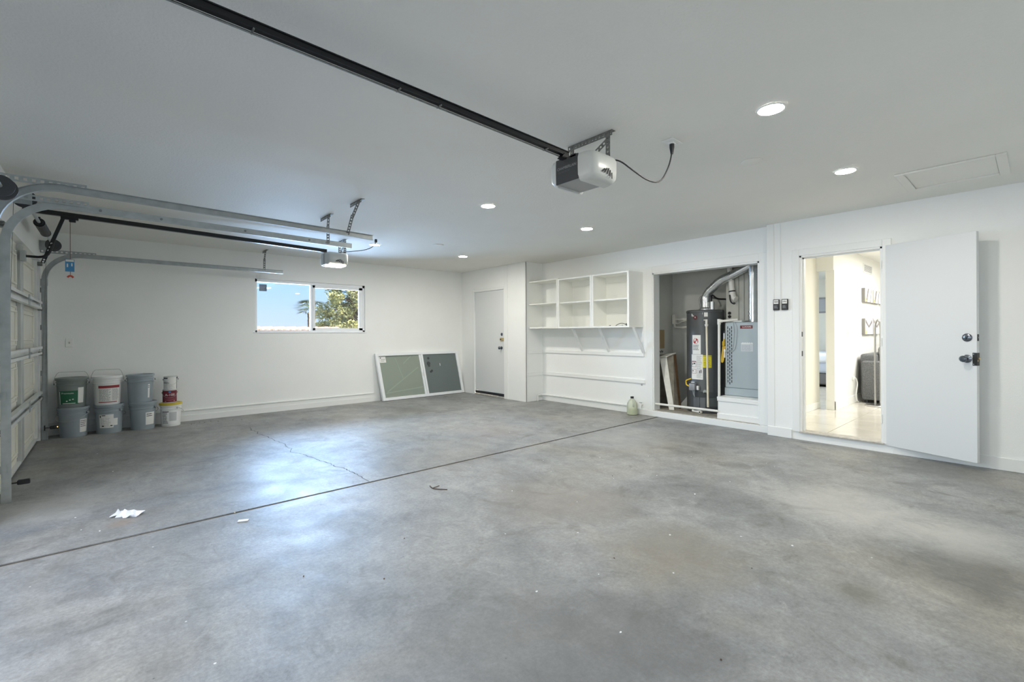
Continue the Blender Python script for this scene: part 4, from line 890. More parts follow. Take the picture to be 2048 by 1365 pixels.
# ------------------------------------------------------------------ paint buckets
def bucket(x, y, z, rb, rt_, h, body, lid, label, handle, lbl=None, name='paint_bucket', lidless=False, group='paint buckets against the back wall'):
    c = (x, y, z); t = thing(name, label, 'bucket', c, group)
    rr = lambda q: rb+(rt_-rb)*q/h
    prof = [(0, .004), (rb-.012, .004), (rb-.010, 0), (rb-.002, .0), (rb, .006)]
    for q in (h*.62,): prof.append((rr(q), q))
    prof += [(rr(h*.74), h*.74), (rr(h*.74)+.007, h*.745), (rr(h*.76)+.007, h*.76), (rr(h*.76)+.001, h*.765), (rr(h*.84), h*.84), (rr(h*.84)+.008, h*.845), (rr(h*.865)+.008, h*.865), (rr(h*.865)+.001, h*.87), (rr(h*.93), h*.93), (rr(h*.97), h*.97), (0, h*.97)]
    mb = MB(); mb.lathe(prof, c, 40); bd = obj('body', mb, body, t)
    mb = MB()
    if lidless: mb.lathe([(rt_+.001, h*.93), (rt_+.010, h*.93), (rt_+.011, h*.985), (rt_+.006, h), (rt_-.006, h), (rt_-.008, h*.9715), (0, h*.9715)], c, 40)
    else: mb.lathe([(rt_+.002, h*.915), (rt_+.010, h*.915), (rt_+.012, h*.985), (rt_+.008, h*1.0), (rt_-.012, h*1.0), (rt_-.016, h*.985), (0, h*.985)], c, 40)
    obj('rim' if lidless else 'lid', mb, lid, t)
    pl = around(c, rt_, phi0=0)
    a0 = handle.get('phi', 1.35)
    zs = h*.80
    for sgn in (-1, 1):
        p = pl(rt_*a0*0 + rt_*(handle['c']+sgn*math.pi/2), zs, .010); q = pl(rt_*(handle['c']+sgn*math.pi/2), zs, .022)
        mb = MB(); mb.cyl(p, q, .014, .011, 12); obj('handle_ear', mb, body, t)
    cc = handle['c']; pa = pl(rt_*(cc-math.pi/2), zs, .020); pb = pl(rt_*(cc+math.pi/2), zs, .020); dirn = (pl(rt_*cc, zs, .02)-Vector((x, y, z+zs))).normalized()
    mid = (pa+pb)/2; half = (pb-pa)/2; L_ = half.length; P = []
    tilt = handle['tilt']   # 0 = straight up, 1 = hanging down against the side facing c
    for i in range(17):
        a = math.pi*i/16; s_ = -math.cos(a); k = math.sin(a)
        if handle.get('flat'): k = min(1, k*1.55)
        if tilt == 0: P.append(mid+half*s_+up*k*L_*handle.get('hgt', 1.0))
        else: P.append(Vector((x, y, z+zs)) + (half*s_ + dirn*k*L_)*1.012 - up*k*handle.get('drop', .07))
    mb = MB(); mb.tube(P, .0028, 6); obj('wire_handle', mb, GALV, t)
    return t, pl, bd, rr
ys = 7.925; BR, BT, BH = .126, .142, .365
B = {}
t, pl, bd, rr = bucket(-.338, ys, 0, BR, BT, BH, BUCKETG, BUCKETG, 'grey paint bucket on the floor nearest the garage door, under the green-labelled one', {'c': -.55, 'tilt': 1, 'drop': .09})
w = around((-.338, ys, 0), BR, BT, 0, BH); obj('paper_label', solidpatch(w, .055, .135, .055, .215, .0005, .0015, 6), PAPER, t)
obj('label_print', print_rows(w, .060, .122, .115, .205, 4, 21, .0024, .32), INK, t)
t, pl, bd, rr = bucket(-.352, ys, BH, BR, BT, BH, BUCKETD, BUCKETD, 'dark grey paint bucket with a green and white label, top of the leftmost stack', {'c': 0, 'tilt': 0, 'flat': 1, 'hgt': .88})
w = around((-.352, ys, BH), BR, BT, 0, BH); g = obj('green_label', solidpatch(w, -.118, .060, .045, .210, .0005, .0015, 10), GREEN, t)
obj('white_label', solidpatch(w, .052, .110, .055, .245, .0008, .0022, 6), PAPER, t)
obj('lettering', text_mesh('Premium', .030, lambda x, y, d_: w(x-.04, y+.180, .0026)), PAPER, g)
mb = MB(); solidpatch(w, -.085, .030, .052, .060, .0016, .0024, 6, mb)
for a_, z_ in ((-.045, .085), (-.018, .098), (.008, .105)): solidpatch(w, a_-.007, a_+.007, z_-.006, z_+.006, .0016, .0024, 1, mb)
solidpatch(w, -.118, -.112, .045, .200, .0016, .0024, 1, mb); obj('label_print', mb, PAPER, g)
t, pl, bd, rr = bucket(-.004, ys, 0, BR, BT, BH, BUCKETG, BUCKETG, 'grey bucket with a torn white label, on the floor under the red-banded white bucket', {'c': 2.4, 'tilt': 1, 'drop': .09})
w = around((-.004, ys, 0), BR, BT, 0, BH); pl_ = obj('paper_label', solidpatch(w, .033, .082, .100, .190, .0005, .0014, 4, solidpatch(w, -.095, .040, .075, .245, .0005, .0015, 8)), PAPER, t)
obj('label_print', print_rows(w, -.085, .028, .085, .20, 9, 5, .0024, .25), INKG, pl_)
mb = MB(); solidpatch(w, -.088, -.078, .205, .235, .0018, .0026, 1, mb); solidpatch(w, -.07, -.035, .228, .238, .0018, .0026, 2, mb); solidpatch(w, -.07, -.05, .092, .106, .0018, .0026, 2, mb); solidpatch(w, .01, .03, .092, .106, .0018, .0026, 2, mb); obj('label_symbol', mb, INK, pl_)
t, pl, bd, rr = bucket(-.020, ys, BH, BR, BT, BH, BUCKETW, BUCKETW, 'white paint bucket with a dark red banded label, top of the second stack', {'c': 0, 'tilt': 0, 'flat': 1, 'hgt': .95})
w = around((-.020, ys, BH), BR, BT, 0, BH); g = obj('paper_label', solidpatch(w, -.105, .125, .030, .250, .0004, .0012, 12), PAPER, t)
mb = solidpatch(w, -.085, .125, .215, .248, .0014, .0022, 10); solidpatch(w, -.088, .098, .032, .042, .0014, .0022, 10, mb); obj('red_band', mb, REDL, g)
mb = print_rows(w, -.080, .035, .05, .205, 14, 8, .0024, .42); print_rows(w, .045, .118, .055, .205, 14, 9, .0024, .42, mb); obj('label_print', mb, INKG, g)
t, pl, bd, rr = bucket(.336, ys, 0, BR, BT, BH, BUCKETG, BUCKETG, 'grey bucket with a square white label, on the floor under the open grey bucket', {'c': 2.6, 'tilt': 1, 'drop': .09})
w = around((.336, ys, 0), BR, BT, 0, BH); g = obj('paper_label', solidpatch(w, .028, .132, .062, .225, .0005, .0015, 8), PAPER, t)
mb = print_rows(w, .036, .10, .165, .215, 2, 31, .0024, .4); obj('label_print', mb, INK, g)
t, pl, bd, rr = bucket(.312, ys, BH, BR, BT, BH, BUCKETG, BUCKETG, 'plain grey paint bucket with a narrow white label, top of the third stack', {'c': .15, 'tilt': 1, 'drop': .03}, lidless=True)
w = around((.312, ys, BH), BR, BT, 0, BH); g = obj('paper_label', solidpatch(w, .078, .100, .055, .235, .0005, .0015, 3), PAPER, t)
mb = print_rows(w, .081, .097, .18, .222, 2, 3, .0024, .45); obj('label_print', mb, INK, g)
YH = .318; yr0, yr1 = .108, .120
t, pl, bd, rr = bucket(.640, 7.93, 0, yr0, yr1, YH, BUCKETW, YELLOW, 'smaller white bucket with a yellow lid, rightmost on the floor', {'c': 2.2, 'tilt': 1, 'drop': .08})
w = around((.640, 7.93, 0), yr0, yr1, 0, YH); g = obj('paper_label', solidpatch(w, -.108, .075, .030, .215, .0004, .0012, 10), mat('pale_label', (.84, .85, .85), .6), t)
obj('label_print', print_rows(w, -.100, -.028, .04, .195, 9, 14, .0020, .42), INK, g)
mb = solidpatch(w, -.100, -.022, .198, .208, .0014, .0022, 5); obj('label_title', mb, INK, g)
obj('grey_panel', solidpatch(w, -.018, .062, .075, .195, .0014, .0022, 6), mat('pale_grey_print', (.55, .57, .57), .7), g)
def paint_can(x, y, z, r, h, bodym, label):
    c = (x, y, z); t = thing('paint_can', label, 'paint can', c, 'gallon paint cans')
    mb = MB(); mb.lathe([(0, .003), (r-.006, .003), (r-.003, 0), (r+.001, .002), (r, .006), (r, h-.008), (r+.002, h-.004), (r+.001, h), (0, h)], c, 32); obj('body', mb, bodym, t)
    mb = MB(); mb.lathe([(0, h-.002), (r-.016, h-.002), (r-.012, h+.0012), (r-.006, h+.0022), (r+.0005, h+.0018), (r+.0008, h-.003)], c, 32); obj('lid', mb, GALV, t)
    w = around(c, r)
    for sg in (-1, 1):
        p = w(sg*r*1.5, h*.78, 0); q = w(sg*r*1.5, h*.78, .010); mb = MB(); mb.cyl(p, q, .010, .007, 10); obj('handle_ear', mb, GALVD, t)
    P = []
    for i in range(17):
        a = -1.5+3.0*i/16; P.append(w(a*r, h*.78-.07*math.cos(a*1.04), .006))
    mb = MB(); mb.tube(P, .0016, 5); obj('wire_handle', mb, GALV, t)
    return t, w
CZ0 = YH
t, w = paint_can(.628, 7.93, CZ0+.001, .079, .178, mat('white_can', (.66, .68, .67), .35, .3), 'maroon paint can lettered A-100, standing on the yellow lid')
g = obj('wrap_label', solidpatch(w, -.17, .17, .010, .168, .0003, .0010, 20), MAROON, t)
obj('lettering', text_mesh('A-100', .046, lambda x, y, d_: w(x+.002, y+.110, .0018)), PAPER, g)
obj('logo', solidpatch(w, -.012, .014, .140, .158, .0012, .0020, 2), BLUET, g)
mb = MB(); mb.tube([w(-.07+.14*i/10, .068-.020*math.sin(math.pi*i/10), .0016) for i in range(11)], .0013, 4); mb.tube([w(-.07+.14*i/10, .050-.016*math.sin(math.pi*i/10), .0016) for i in range(11)], .0013, 4); solidpatch(w, -.058, -.040, .018, .03, .0012, .002, 2, mb); solidpatch(w, .045, .06, .02, .034, .0012, .002, 2, mb); obj('label_lines', mb, mat('pink_ink', (.45, .22, .24), .6), g)
t, w = paint_can(.640, 7.935, CZ0+.182, .079, .178, mat('white_can', (.66, .68, .67)), 'white and grey paint can, topmost of the rightmost stack')
g = obj('wrap_label', solidpatch(w, -.12, .075, .006, .170, .0003, .0010, 14), PAPER, t)
obj('dark_side', solidpatch(w, .072, .080, .006, .170, .0008, .0014, 2, solidpatch(w, .08, .11, .15, .172, .0005, .0012, 3)), INK, g)
mb = solidpatch(w, -.10, -.035, .150, .164, .0012, .0020, 4); print_rows(w, -.10, -.01, .085, .112, 2, 4, .0018, .5, mb); obj('label_print', mb, INK, g)
obj('fine_print', print_rows(w, -.09, .05, .015, .07, 6, 6, .0018, .3), INKG, g)

# ------------------------------------------------------------------ closet equipment
hc = Vector((6.635, 3.245, .092)); HR = .255
t = thing('water_heater', 'tall dark grey water heater with paper labels in the closet', 'water heater', hc)
mb = MB(); mb.lathe([(0, 0), (HR-.006, 0), (HR-.004, .02), (HR, .03), (HR, .30), (HR+.002, .305), (HR, .31), (HR, 1.445), (HR+.006, 1.447), (HR+.006, 1.475), (HR-.01, 1.487), (0, 1.492)], hc, 56); tank = obj('tank', mb, HEATER, t)
w = around(hc, HR)
deg = lambda a: a*HR
g = obj('stop_label', solidpatch(w, -.185, -.058, .845, 1.122, .0005, .0015, 8), PAPER, t)
mb = MB(); oc = [(.042*math.cos(math.pi/8+i*math.pi/4), .042*math.sin(math.pi/8+i*math.pi/4)) for i in range(8)]
mb.face([mb.bm.verts.new(w(-.130+x*.95, 1.035+y, .0022)) for x, y in oc]); sg = obj('stop_octagon', mb, STOPR, g)
obj('lettering', text_mesh('STOP', .030, lambda x, y, d_: w(x-.130, y+1.035, .0030)), PAPER, sg)
obj('label_print', print_rows(w, -.172, -.075, .90, .985, 4, 41, .0024, .4), INK, g)
g = obj('instruction_label', solidpatch(w, -.200, -.030, .482, .842, .0005, .0015, 10), PAPER, t)
mb = print_rows(w, -.118, -.04, .50, .825, 22, 43, .0022, .35); obj('fine_print', mb, INKG, g)
mb = MB()
for z0_, z1_ in ((.66, .745), (.565, .63)):
    for a_, b_, c_, d_ in ((-.195, -.125, z1_-.012 if z0_ > .6 else z1_-.004, z1_), (-.195, -.125, z0_, z0_+.004), (-.129, -.125, z0_, z1_), (-.195, -.191, z0_, z1_)): solidpatch(w, a_, b_, c_, d_, .0016, .0024, 2, mb)
obj('warning_frame', mb, REDL, g)
mb = MB(); solidpatch(w, -.185, -.175, .69, .715, .0016, .0024, 1, mb); solidpatch(w, -.165, -.14, .70, .72, .0016, .0024, 1, mb); solidpatch(w, -.183, -.168, .595, .612, .0016, .0024, 1, mb); solidpatch(w, -.06, -.05, .575, .625, .0016, .0024, 1, mb); solidpatch(w, -.08, -.07, .575, .61, .0016, .0024, 1, mb); obj('warning_symbols', mb, INK, g)
g = obj('energy_label', solidpatch(w, -.030, .085, .655, .832, .0005, .0015, 8), YELLB, t)
obj('lettering', text_mesh('ENERGYGUIDE', .017, lambda x, y, d_: w(x+.0275, y+.815, .0024)), INK, g)
obj('label_print', print_rows(w, -.022, .078, .67, .79, 5, 51, .0022, .18), INK, g)
mb = MB(); n8 = [(-.200, 1.395), (-.200, 1.435), (-.030, 1.448), (-.030, 1.418), (-.150, 1.388)]; mb.face([mb.bm.verts.new(w(x, y, .0018)) for x, y in n8]); sw = obj('swoosh_plate', mb, mat('brushed_silver', (.42, .42, .43), .35, .6), t)
mb = MB(); mb.face([mb.bm.verts.new(w(-.135+.030*math.cos(i*math.pi/10), 1.375+.030*math.sin(i*math.pi/10), .0024)) for i in range(20)]); rd = obj('round_badge', mb, mat('badge_red', (.10, .012, .018), .35), t)
obj('lettering', text_mesh('R', .034, lambda x, y, d_: w(x-.135, y+1.375, .0032)), PAPER, rd)
obj('small_label', solidpatch(w, -.012, .036, 1.385, 1.445, .0005, .0015, 3), PAPER, t)
# relief valve, discharge pipe
vp = w(.012, 1.33, 0)
mb = MB(); mb.cyl(w(.016, 1.315, 0), w(.016, 1.315, .05), .013, n=12); mb.cyl(w(.016, 1.345, .05), w(.016, 1.27, .05), .016, n=12); mb.cyl(w(.016, 1.275, .05), w(.016, 1.245, .05), .027, .020, 12); mb.box(*(lambda q: (q.x-.012, q.x+.012, q.y+.02, q.y+.035, q.z+.0, q.z+.012))(w(.016, 1.33, .05))); obj('relief_valve', mb, PVC, t)
mb = MB(); mb.tube([w(.016, 1.25, .05), w(.028, .10, .05)], .0135, 12); o = obj('discharge_pipe', mb, CPVC, t); o['label'] = 'cream discharge pipe running down the front'
mb = MB(); mb.box(*(lambda q: (q.x-.045, q.x+.03, q.y-.045, q.y+.045, q.z-.05, q.z+.05))(w(-.150, .375, .04)), .012, 2); gv = obj('gas_valve', mb, mat('valve_grey', (.30, .31, .32), .45, .3), t)
mb = MB(); q = w(-.085, .365, .045); mb.box(q.x-.02, q.x+.02, q.y-.012, q.y+.012, q.z-.03, q.z+.03, .004); q = w(-.15, .435, .04); mb.box(q.x-.02, q.x+.02, q.y-.025, q.y+.025, q.z, q.z+.012, .003); obj('valve_knob', mb, WHITEP, gv)
mb = MB(); mb.tube([w(-.145, .33, .05), w(-.142, .27, .045), w(-.138, .23, .02)], .008, 6); mb.tube([w(-.125, .33, .05), w(-.13, .27, .045), w(-.138, .23, .02)], .005, 6); obj('burner_tubes', mb, GALV, gv)
mb = MB(); mb.tube([w(-.20, .38, .05), w(-.235, .39, .06), w(-.262, .42, .05), w(-.25, .46, .06), w(-.215, .485, .0)], .010, 8, smooth=2); o = obj('gas_hose', mb, YEL, t); o['label'] = 'short yellow gas hose'
mb = MB(); mb.cyl(w(-.005, .315, 0), w(-.005, .315, .03), .030, .024, 14); mb.cyl(w(-.005, .315, .03), w(-.005, .300, .05), .013, n=10); dv_ = obj('drain_valve', mb, GALV, t)
mb = MB(); mb.cyl(w(-.005, .303, .045), w(-.005, .299, .054), .009, n=10); obj('outlet_hole', mb, CAVITY, dv_)
mb = solidpatch(w, -.160, -.075, .032, .225, .002, .016, 8); solidpatch(w, -.072, .0, .032, .225, .002, .010, 6, mb); obj('burner_cover', mb, mat('burner_door_grey', (.13, .14, .145), .4, .3), t)
obj('jacket_band', solidpatch(w, .005, .20, .10, .225, .001, .004, 10), mat('lower_jacket_grey', (.115, .13, .13), .4, .3), t)
# vent hood and flue
fc = (6.635, 3.235, 1.584)
mb = MB(); mb.lathe([(.07, .03), (.065, .05), (.062, .20), (.0, .20)], fc, 20); mb.lathe([(.058, 0), (.095, .0), (.095, .012), (.07, .035), (.058, .035)], fc, 20)
for k in range(3): a = k*2.1; mb.cyl((fc[0]+.075*math.cos(a), fc[1]+.075*math.sin(a), 1.578), (fc[0]+.075*math.cos(a), fc[1]+.075*math.sin(a), 1.60), .006, n=6)
obj('draft_hood', mb, DUCT, t)
mb = MB(); mb.tube([(6.635, 3.235, 1.74), (6.633, 3.222, 1.80), (6.62, 3.17, 1.855), (6.605, 3.035, 1.965), (6.60, 2.975, 2.0)], .060, 16); fl = obj('flue_pipe', mb, DUCT, t); fl['label'] = 'silver flue pipe slanting up to the right'
mb = MB(); mb.tube([(6.606, 3.05, 1.955), (6.60, 2.965, 2.008), (6.598, 2.90, 2.032), (6.597, 2.84, 2.052)], .064, 16); obj('elbow', mb, DUCT, fl)
mb = MB(); mb.tube([(6.598, 2.86, 2.044), (6.597, 2.62, 2.155), (6.597, 2.56, 2.20)], .058, 16); obj('upper_flue', mb, DUCT, fl)
for f in (.06, .5, .97):
    a = Vector((6.62, 3.17, 1.855)).lerp(Vector((6.605, 3.035, 1.965)), f); b = a+(Vector((6.605, 3.035, 1.965))-Vector((6.62, 3.17, 1.855))).normalized()*.012
    mb = MB(); mb.cyl(a, b, .063, n=18); obj('seam_band', mb, DUCT, fl)
for pts_, nm in (([(6.70, 3.335, 1.58), (6.69, 3.345, 1.68), (6.685, 3.35, 1.76), (6.70, 3.325, 1.80), (6.75, 3.29, 1.78), (6.9, 3.28, 1.78), (7.115, 3.28, 1.78)], 'water_line'), ([(6.62, 3.14, 1.58), (6.62, 3.145, 1.70), (6.66, 3.155, 1.80), (6.74, 3.17, 1.80), (6.86, 3.185, 1.765), (6.95, 3.175, 1.755), (7.118, 3.15, 1.76)], 'water_line')):
    mb = MB(); mb.tube(pts_, .013, 8, smooth=2); obj(nm, mb, BLACKP if pts_[0][0] < 6.65 else mat('grey_flex', (.30, .31, .30), .4, .6), t)
mb = MB(); mb.cyl((6.62, 3.13, 1.575), (6.62, 3.13, 1.70), .035, n=14); obj('pipe_nipple', mb, DUCT, t)
mb = MB(); mb.cyl((6.70, 3.335, 1.575), (6.70, 3.335, 1.62), .015, n=10); obj('pipe_nipple', mb, DUCT, t)
mb = MB(); mb.lathe([(0, 0), (.33, 0), (.335, .035), (.325, .035), (.32, .006), (0, .006)], (hc.x, hc.y, .0895), 40); tag(obj('drain_pan', mb, mat('pan_grey', (.16, .17, .17), .4, .5)), 'shallow dark metal drain pan under the water heater', 'pan') if False else None
# low pipe fitting in front of heater
t = thing('pipe_fitting', 'short pale pipe stub lying in front of the water heater foot', 'pipe', (6.37, 3.20, .09))
mb = MB(); mb.tube([(6.40, 3.32, .112), (6.36, 3.17, .112)], .020, 10); obj('tube', mb, PVC, t)
mb = MB(); mb.cyl((6.365, 3.19, .113), (6.335, 3.185, .113), .022, .019, 12); mb2 = obj('end_cap', mb, PVC, t)
mb = MB(); mb.cyl((6.338, 3.1855, .113), (6.333, 3.1845, .113), .010, n=10); obj('bore', mb, CAVITY, mb2)
# furnace on its platform
t = thing('furnace_platform', 'white boxed platform carrying the furnace', 'platform', (6.5, 2.56, .09))
PX0, PY0, PY1, PZ = 6.165, 2.318, 2.845, .385
mb = MB(); mb.box(PX0+.012, KX-.005, PY0, PY1, .091, PZ-.03, .003); obj('box', mb, TRIM, t)
mb = MB(); mb.box(PX0, KX-.005, PY0, PY1+.012, PZ-.03, PZ, .003); mb.box(PX0-.0, PX0+.016, PY0, PY1+.008, PZ-.055, PZ-.03, .002); obj('top_board', mb, TRIM, t)
mb = MB(); mb.box(PX0-.004, PX0+.012, PY0, PY1+.008, .091, .165, .003); obj('baseboard', mb, TRIM, t)
FX0, FX1, FY0, FY1 = 6.395, 6.95, 2.345, 2.845
t = thing('furnace', 'blue-grey furnace cabinet with a red badge in the closet', 'furnace', (6.67, 2.6, PZ))
mb = MB(); mb.box(FX0+.012, FX1, FY0, FY1, PZ, 1.388, .004); mb.box(FX0, FX0+.03, FY0-.0, FY1+.008, PZ+.005, PZ+.105, .003); cab = obj('cabinet', mb, FURN, t)
mb = MB(); mb.box(FX0, FX0+.014, FY0+.004, FY1-.002, PZ+.112, 1.380, .004); fp = obj('front_panel', mb, FURN, t)
mb = MB()
for r_ in range(3):
    for i in range(16):
        y = 2.808-.026*r_; z = 1.315-.049*i-(.024 if r_ == 1 else 0); mb.box(FX0-.0012, FX0+.001, y-.005, y+.005, z-.018, z+.018)
obj('vent_slots', mb, CAVITY, fp)
mb = MB(); mb.box(FX0-.003, FX0, 2.483, 2.643, 1.300, 1.342, .001); bg = obj('badge', mb, mat('badge_dark_red', (.16, .012, .014), .4), t)
obj('lettering', text_mesh('LUXAIRE', .030, planar((FX0-.0032, 2.555, 1.321), (0, -1, 0), (0, 0, 1)), .0008), PAPER, bg)
mb = MB(); mb.box(FX0-.0015, FX0, 2.478, 2.632, .995, 1.112); sl = obj('instruction_label', mb, mat('silver_label', (.56, .60, .62), .5), t)
pl = planar((FX0-.0015, 2.632, .995), (0, -1, 0), (0, 0, 1)); mb = print_rows(pl, .01, .145, .008, .085, 7, 61, .001, .3); obj('label_print', mb, INKG, sl)
mb = MB(); 
for i in range(5): a_ = .012+i*.028; mb.face([mb.bm.verts.new(pl(a_+dx, y_, .0016)) for dx, y_ in ((0, .106), (.014, .122), (.028, .106))])
mb2 = patch(mb, pl, .0, .154, .100, .107, .0018); obj('label_peaks', mb2, PAPER, sl)
mb = MB(); mb.tube([(FX0-.004, 2.735, 1.39), (FX0-.006, 2.718, 1.30), (FX0-.006, 2.72, 1.20), (FX0-.006, 2.735, 1.02), (FX0-.006, 2.79, .985), (FX0-.004, 2.84, .98)], .0022, 5, smooth=2); mb.tube([(FX0-.004, 2.705, 1.39), (FX0-.006, 2.675, 1.30), (FX0-.006, 2.69, 1.15), (FX0-.006, 2.70, 1.03), (FX0-.006, 2.76, .975), (FX0-.004, 2.84, .97)], .0022, 5, smooth=2); obj('control_wire', mb, INKG, t)
mb = MB(); mb.tube([(6.60, 2.553, 1.386), (6.60, 2.552, H-.005)], .058, 20); vp_ = obj('vent_pipe', mb, DUCT, t); vp_['label'] = 'vertical silver vent pipe rising from the furnace'
for z in (1.40, 1.47, 1.52, 2.03, 2.06):
    mb = MB(); mb.cyl((6.60, 2.553, z), (6.60, 2.553, z+.018), .063, n=20); obj('seam_band', mb, DUCT, vp_)
mb = MB(); mb.box(6.68, KX-.01, 2.36, 2.955, 1.392, H-.004, .003); pn = obj('plenum', mb, mat('plenum_paint', (.50, .51, .46), .55, var=.04), t)
mb = MB(); mb.box(6.672, 6.68, 2.772, 2.782, 1.40, H-.02); mb.box(6.672, 6.68, 2.70, 2.705, 1.40, H-.02); obj('seam', mb, mat('seam_grey', (.33, .34, .30), .6), pn)
mb = MB(); 
for z in (1.475, 1.525): mb.cyl((6.68, 2.905, z), (6.672, 2.905, z), .022, n=14)
obj('line_port', mb, CAVITY, pn)
mb = MB(); mb.box(6.42, 6.72, 2.63, 2.80, 1.389, 1.412, .006); mb.box(6.41, 6.60, 2.80, 2.84, 1.389, 1.405, .004); obj('tape_wrap', mb, mat('foil_tape', (.78, .80, .78), .3, .5, bump=.6, bscale=40), t)
# white condensate drain
t = thing('drain_pipe', 'white plastic condensate pipe with an elbow left of the furnace', 'pipe', (6.36, 2.915, .09))
mb = MB(); mb.tube([(6.352, 2.912, .10), (6.355, 2.908, 1.40)], .017, 12); obj('riser', mb, PVC, t)
mb = MB(); mb.tube([(6.355, 2.908, 1.405), (6.39, 2.80, 1.413), (6.45, 2.70, 1.425)], .016, 12); obj('top_run', mb, PVC, t)
mb = MB(); mb.cyl((6.355, 2.908, 1.36), (6.355, 2.908, 1.435), .023, n=12); mb.tube([(6.355, 2.91, 1.405), (6.37, 2.868, 1.407)], .023, 12); mb.tube([(6.42, 2.77, 1.416), (6.43, 2.745, 1.419)], .021, 12); obj('elbow', mb, PVC, t)
t = thing('gas_line', 'yellow flexible gas line beside the furnace', 'hose', (6.40, 2.87, .85))
mb = MB(); mb.tube([(6.42, 2.868, 1.16), (6.41, 2.872, 1.09), (6.405, 2.885, .98), (6.40, 2.895, .86), (6.40, 2.888, .83), (6.402, 2.875, .86), (6.405, 2.862, .98), (6.41, 2.852, 1.06)], .012, 8, smooth=2); obj('hose', mb, YEL, t)
mb = MB(); mb.box(6.385, 6.425, 2.852, 2.885, 1.06, 1.13, .006); obj('shutoff_handle', mb, mat('yellow_valve', (.62, .42, .03), .45), t)
mb = MB(); mb.tube([(6.42, 2.868, 1.16), (6.42, 2.868, 1.24)], .011, 8); obj('fitting', mb, WHITEP, t)
mb = MB(); mb.tube([(6.42, 2.868, 1.24), (6.425, 2.865, 1.275), (6.44, 2.855, 1.28), (6.50, 2.848, 1.28)], .010, 8, smooth=1); obj('supply_stub', mb, mat('black_iron', (.06, .06, .06), .5, .5), t)
mb = MB(); mb.tube([(6.388, 2.848, 1.01), (6.388, 2.850, .90)], .010, 8); mb.lathe([(0, 0), (.015, 0), (.015, .035), (0, .035)], (6.388, 2.848, .985), 10); tag(obj('drain_trap', mb, PVC), 'small white drain fitting at the left edge of the furnace front', 'fitting')
# thick white pipe from the ceiling
t = thing('vent_elbow_pipe', 'thick white plastic pipe with an elbow coming down behind the flue', 'pipe', (6.68, 2.9, 2.0))
mb = MB(); mb.tube([(6.640, 2.885, H-.004), (6.640, 2.885, 2.2), (6.640, 2.852, 1.84)], .038, 16); obj('tube', mb, PVC, t)
mb = MB(); mb.tube([(6.640, 2.853, 1.85), (6.640, 2.845, 1.78), (6.63, 2.825, 1.735), (6.62, 2.79, 1.715)], .042, 16, smooth=1); obj('elbow', mb, PVC, t)
mb = MB(); mb.cyl((6.640, 2.853, 1.84), (6.640, 2.851, 1.822), .044, n=16); obj('clamp_band', mb, BLACKP, t)
mb = MB(); mb.tube([(6.59, 2.865, 1.78), (6.585, 2.855, 1.70), (6.58, 2.83, 1.66), (6.58, 2.80, 1.655)], .010, 8, smooth=1); mb.lathe([(0, -.018), (.018, -.008), (.018, .008), (0, .018)], (6.58, 2.80, 1.655), 10); obj('sensor_cable', mb, BLACKP, t)
# pipes on the closet's left wall
t = thing('copper_stub_pipes', 'pair of pale wall pipes with a valve behind the water heater, at its left', 'pipe', (7.05, 3.9, 1.4))
mb = MB(); mb.tube([(7.115, 3.97, 1.53), (7.05, 3.97, 1.53), (7.05, 3.965, 1.50), (7.05, 3.965, 1.36), (7.05, 3.94, 1.33), (7.0, 3.6, 1.34), (6.95, 3.45, 1.34)], .020, 10, smooth=1); mb.tube([(7.05, 3.955, 1.47), (7.0, 3.75, 1.465), (6.93, 3.45, 1.465)], .017, 10); mb.tube([(7.05, 3.96, 1.40), (7.05, 3.88, 1.40), (7.0, 3.8, 1.44), (6.95, 3.55, 1.45)], .010, 8, smooth=1); obj('tube', mb, PVC, t)
mb = MB(); mb.box(7.03, 7.115, 3.945, 4.0, 1.39, 1.55, .006); obj('valve_box', mb, PVC, t)
mb = MB(); mb.tube([(6.165, 3.79, .185), (6.165, 2.84, .190)], .016, 10); tag(obj('low_pipe', mb, PVC), 'white pipe crossing low across the closet opening', 'pipe')
# stored boards
def slab(name, pts4, th, nrm, m, parent):
    nrm = Vector(nrm).normalized()*th; mb = MB(); a = [mb.v(p) for p in pts4]; b = [mb.v(Vector(p)+nrm) for p in pts4]
    mb.face(a); mb.face(b[::-1])
    for i in range(4): mb.face((a[i], b[i], b[(i+1) % 4], a[(i+1) % 4]))
    return obj(name, mb, m, parent)
t = thing('plywood_sheet', 'weathered plywood sheet leaning in the left corner of the closet', 'board', (6.55, 3.98, .09))
slab('sheet', [(6.45, 3.965, .0915), (6.90, 3.965, .0915), (6.90, 4.018, .90), (6.45, 4.018, .90)], .018, (0, 1, 0), WOODG, t)
t = thing('wooden_trough', 'whitewashed and weathered wooden trough leaning in the left of the closet', 'box', (6.42, 3.70, .09))
PA, PB, PC, PD = Vector((6.335, 3.66, .0915)), Vector((6.362, 3.592, .0915)), Vector((6.52, 3.600, .0915)), Vector((6.555, 3.586, .0915))
QA, QB, QC, QD = Vector((6.46, 3.887, .855)), Vector((6.487, 3.785, .868)), Vector((6.62, 3.745, .900)), Vector((6.66, 3.725, .912))
f_ = slab('front_board', [PA, PB, QB, QA], .014, (1, .5, -.2), WOODW, t); f_['label'] = 'narrow whitewashed front board'
slab('side_board', [PB+Vector((.012, .004, 0)), PC, QC, QB+Vector((.012, .004, 0))], .012, (.2, 1, 0), WOODG, t)
slab('back_board', [PC, PD, QD, QC], .012, (.3, 1, 0), WOODB, t)
slab('end_flap', [QA+Vector((-.02, -.01, .012)), QB+Vector((-.03, -.02, .006)), QD+Vector((0, 0, .016)), QC+Vector((.02, .12, .012))], .008, (0, 0, 1), WOODW, t)
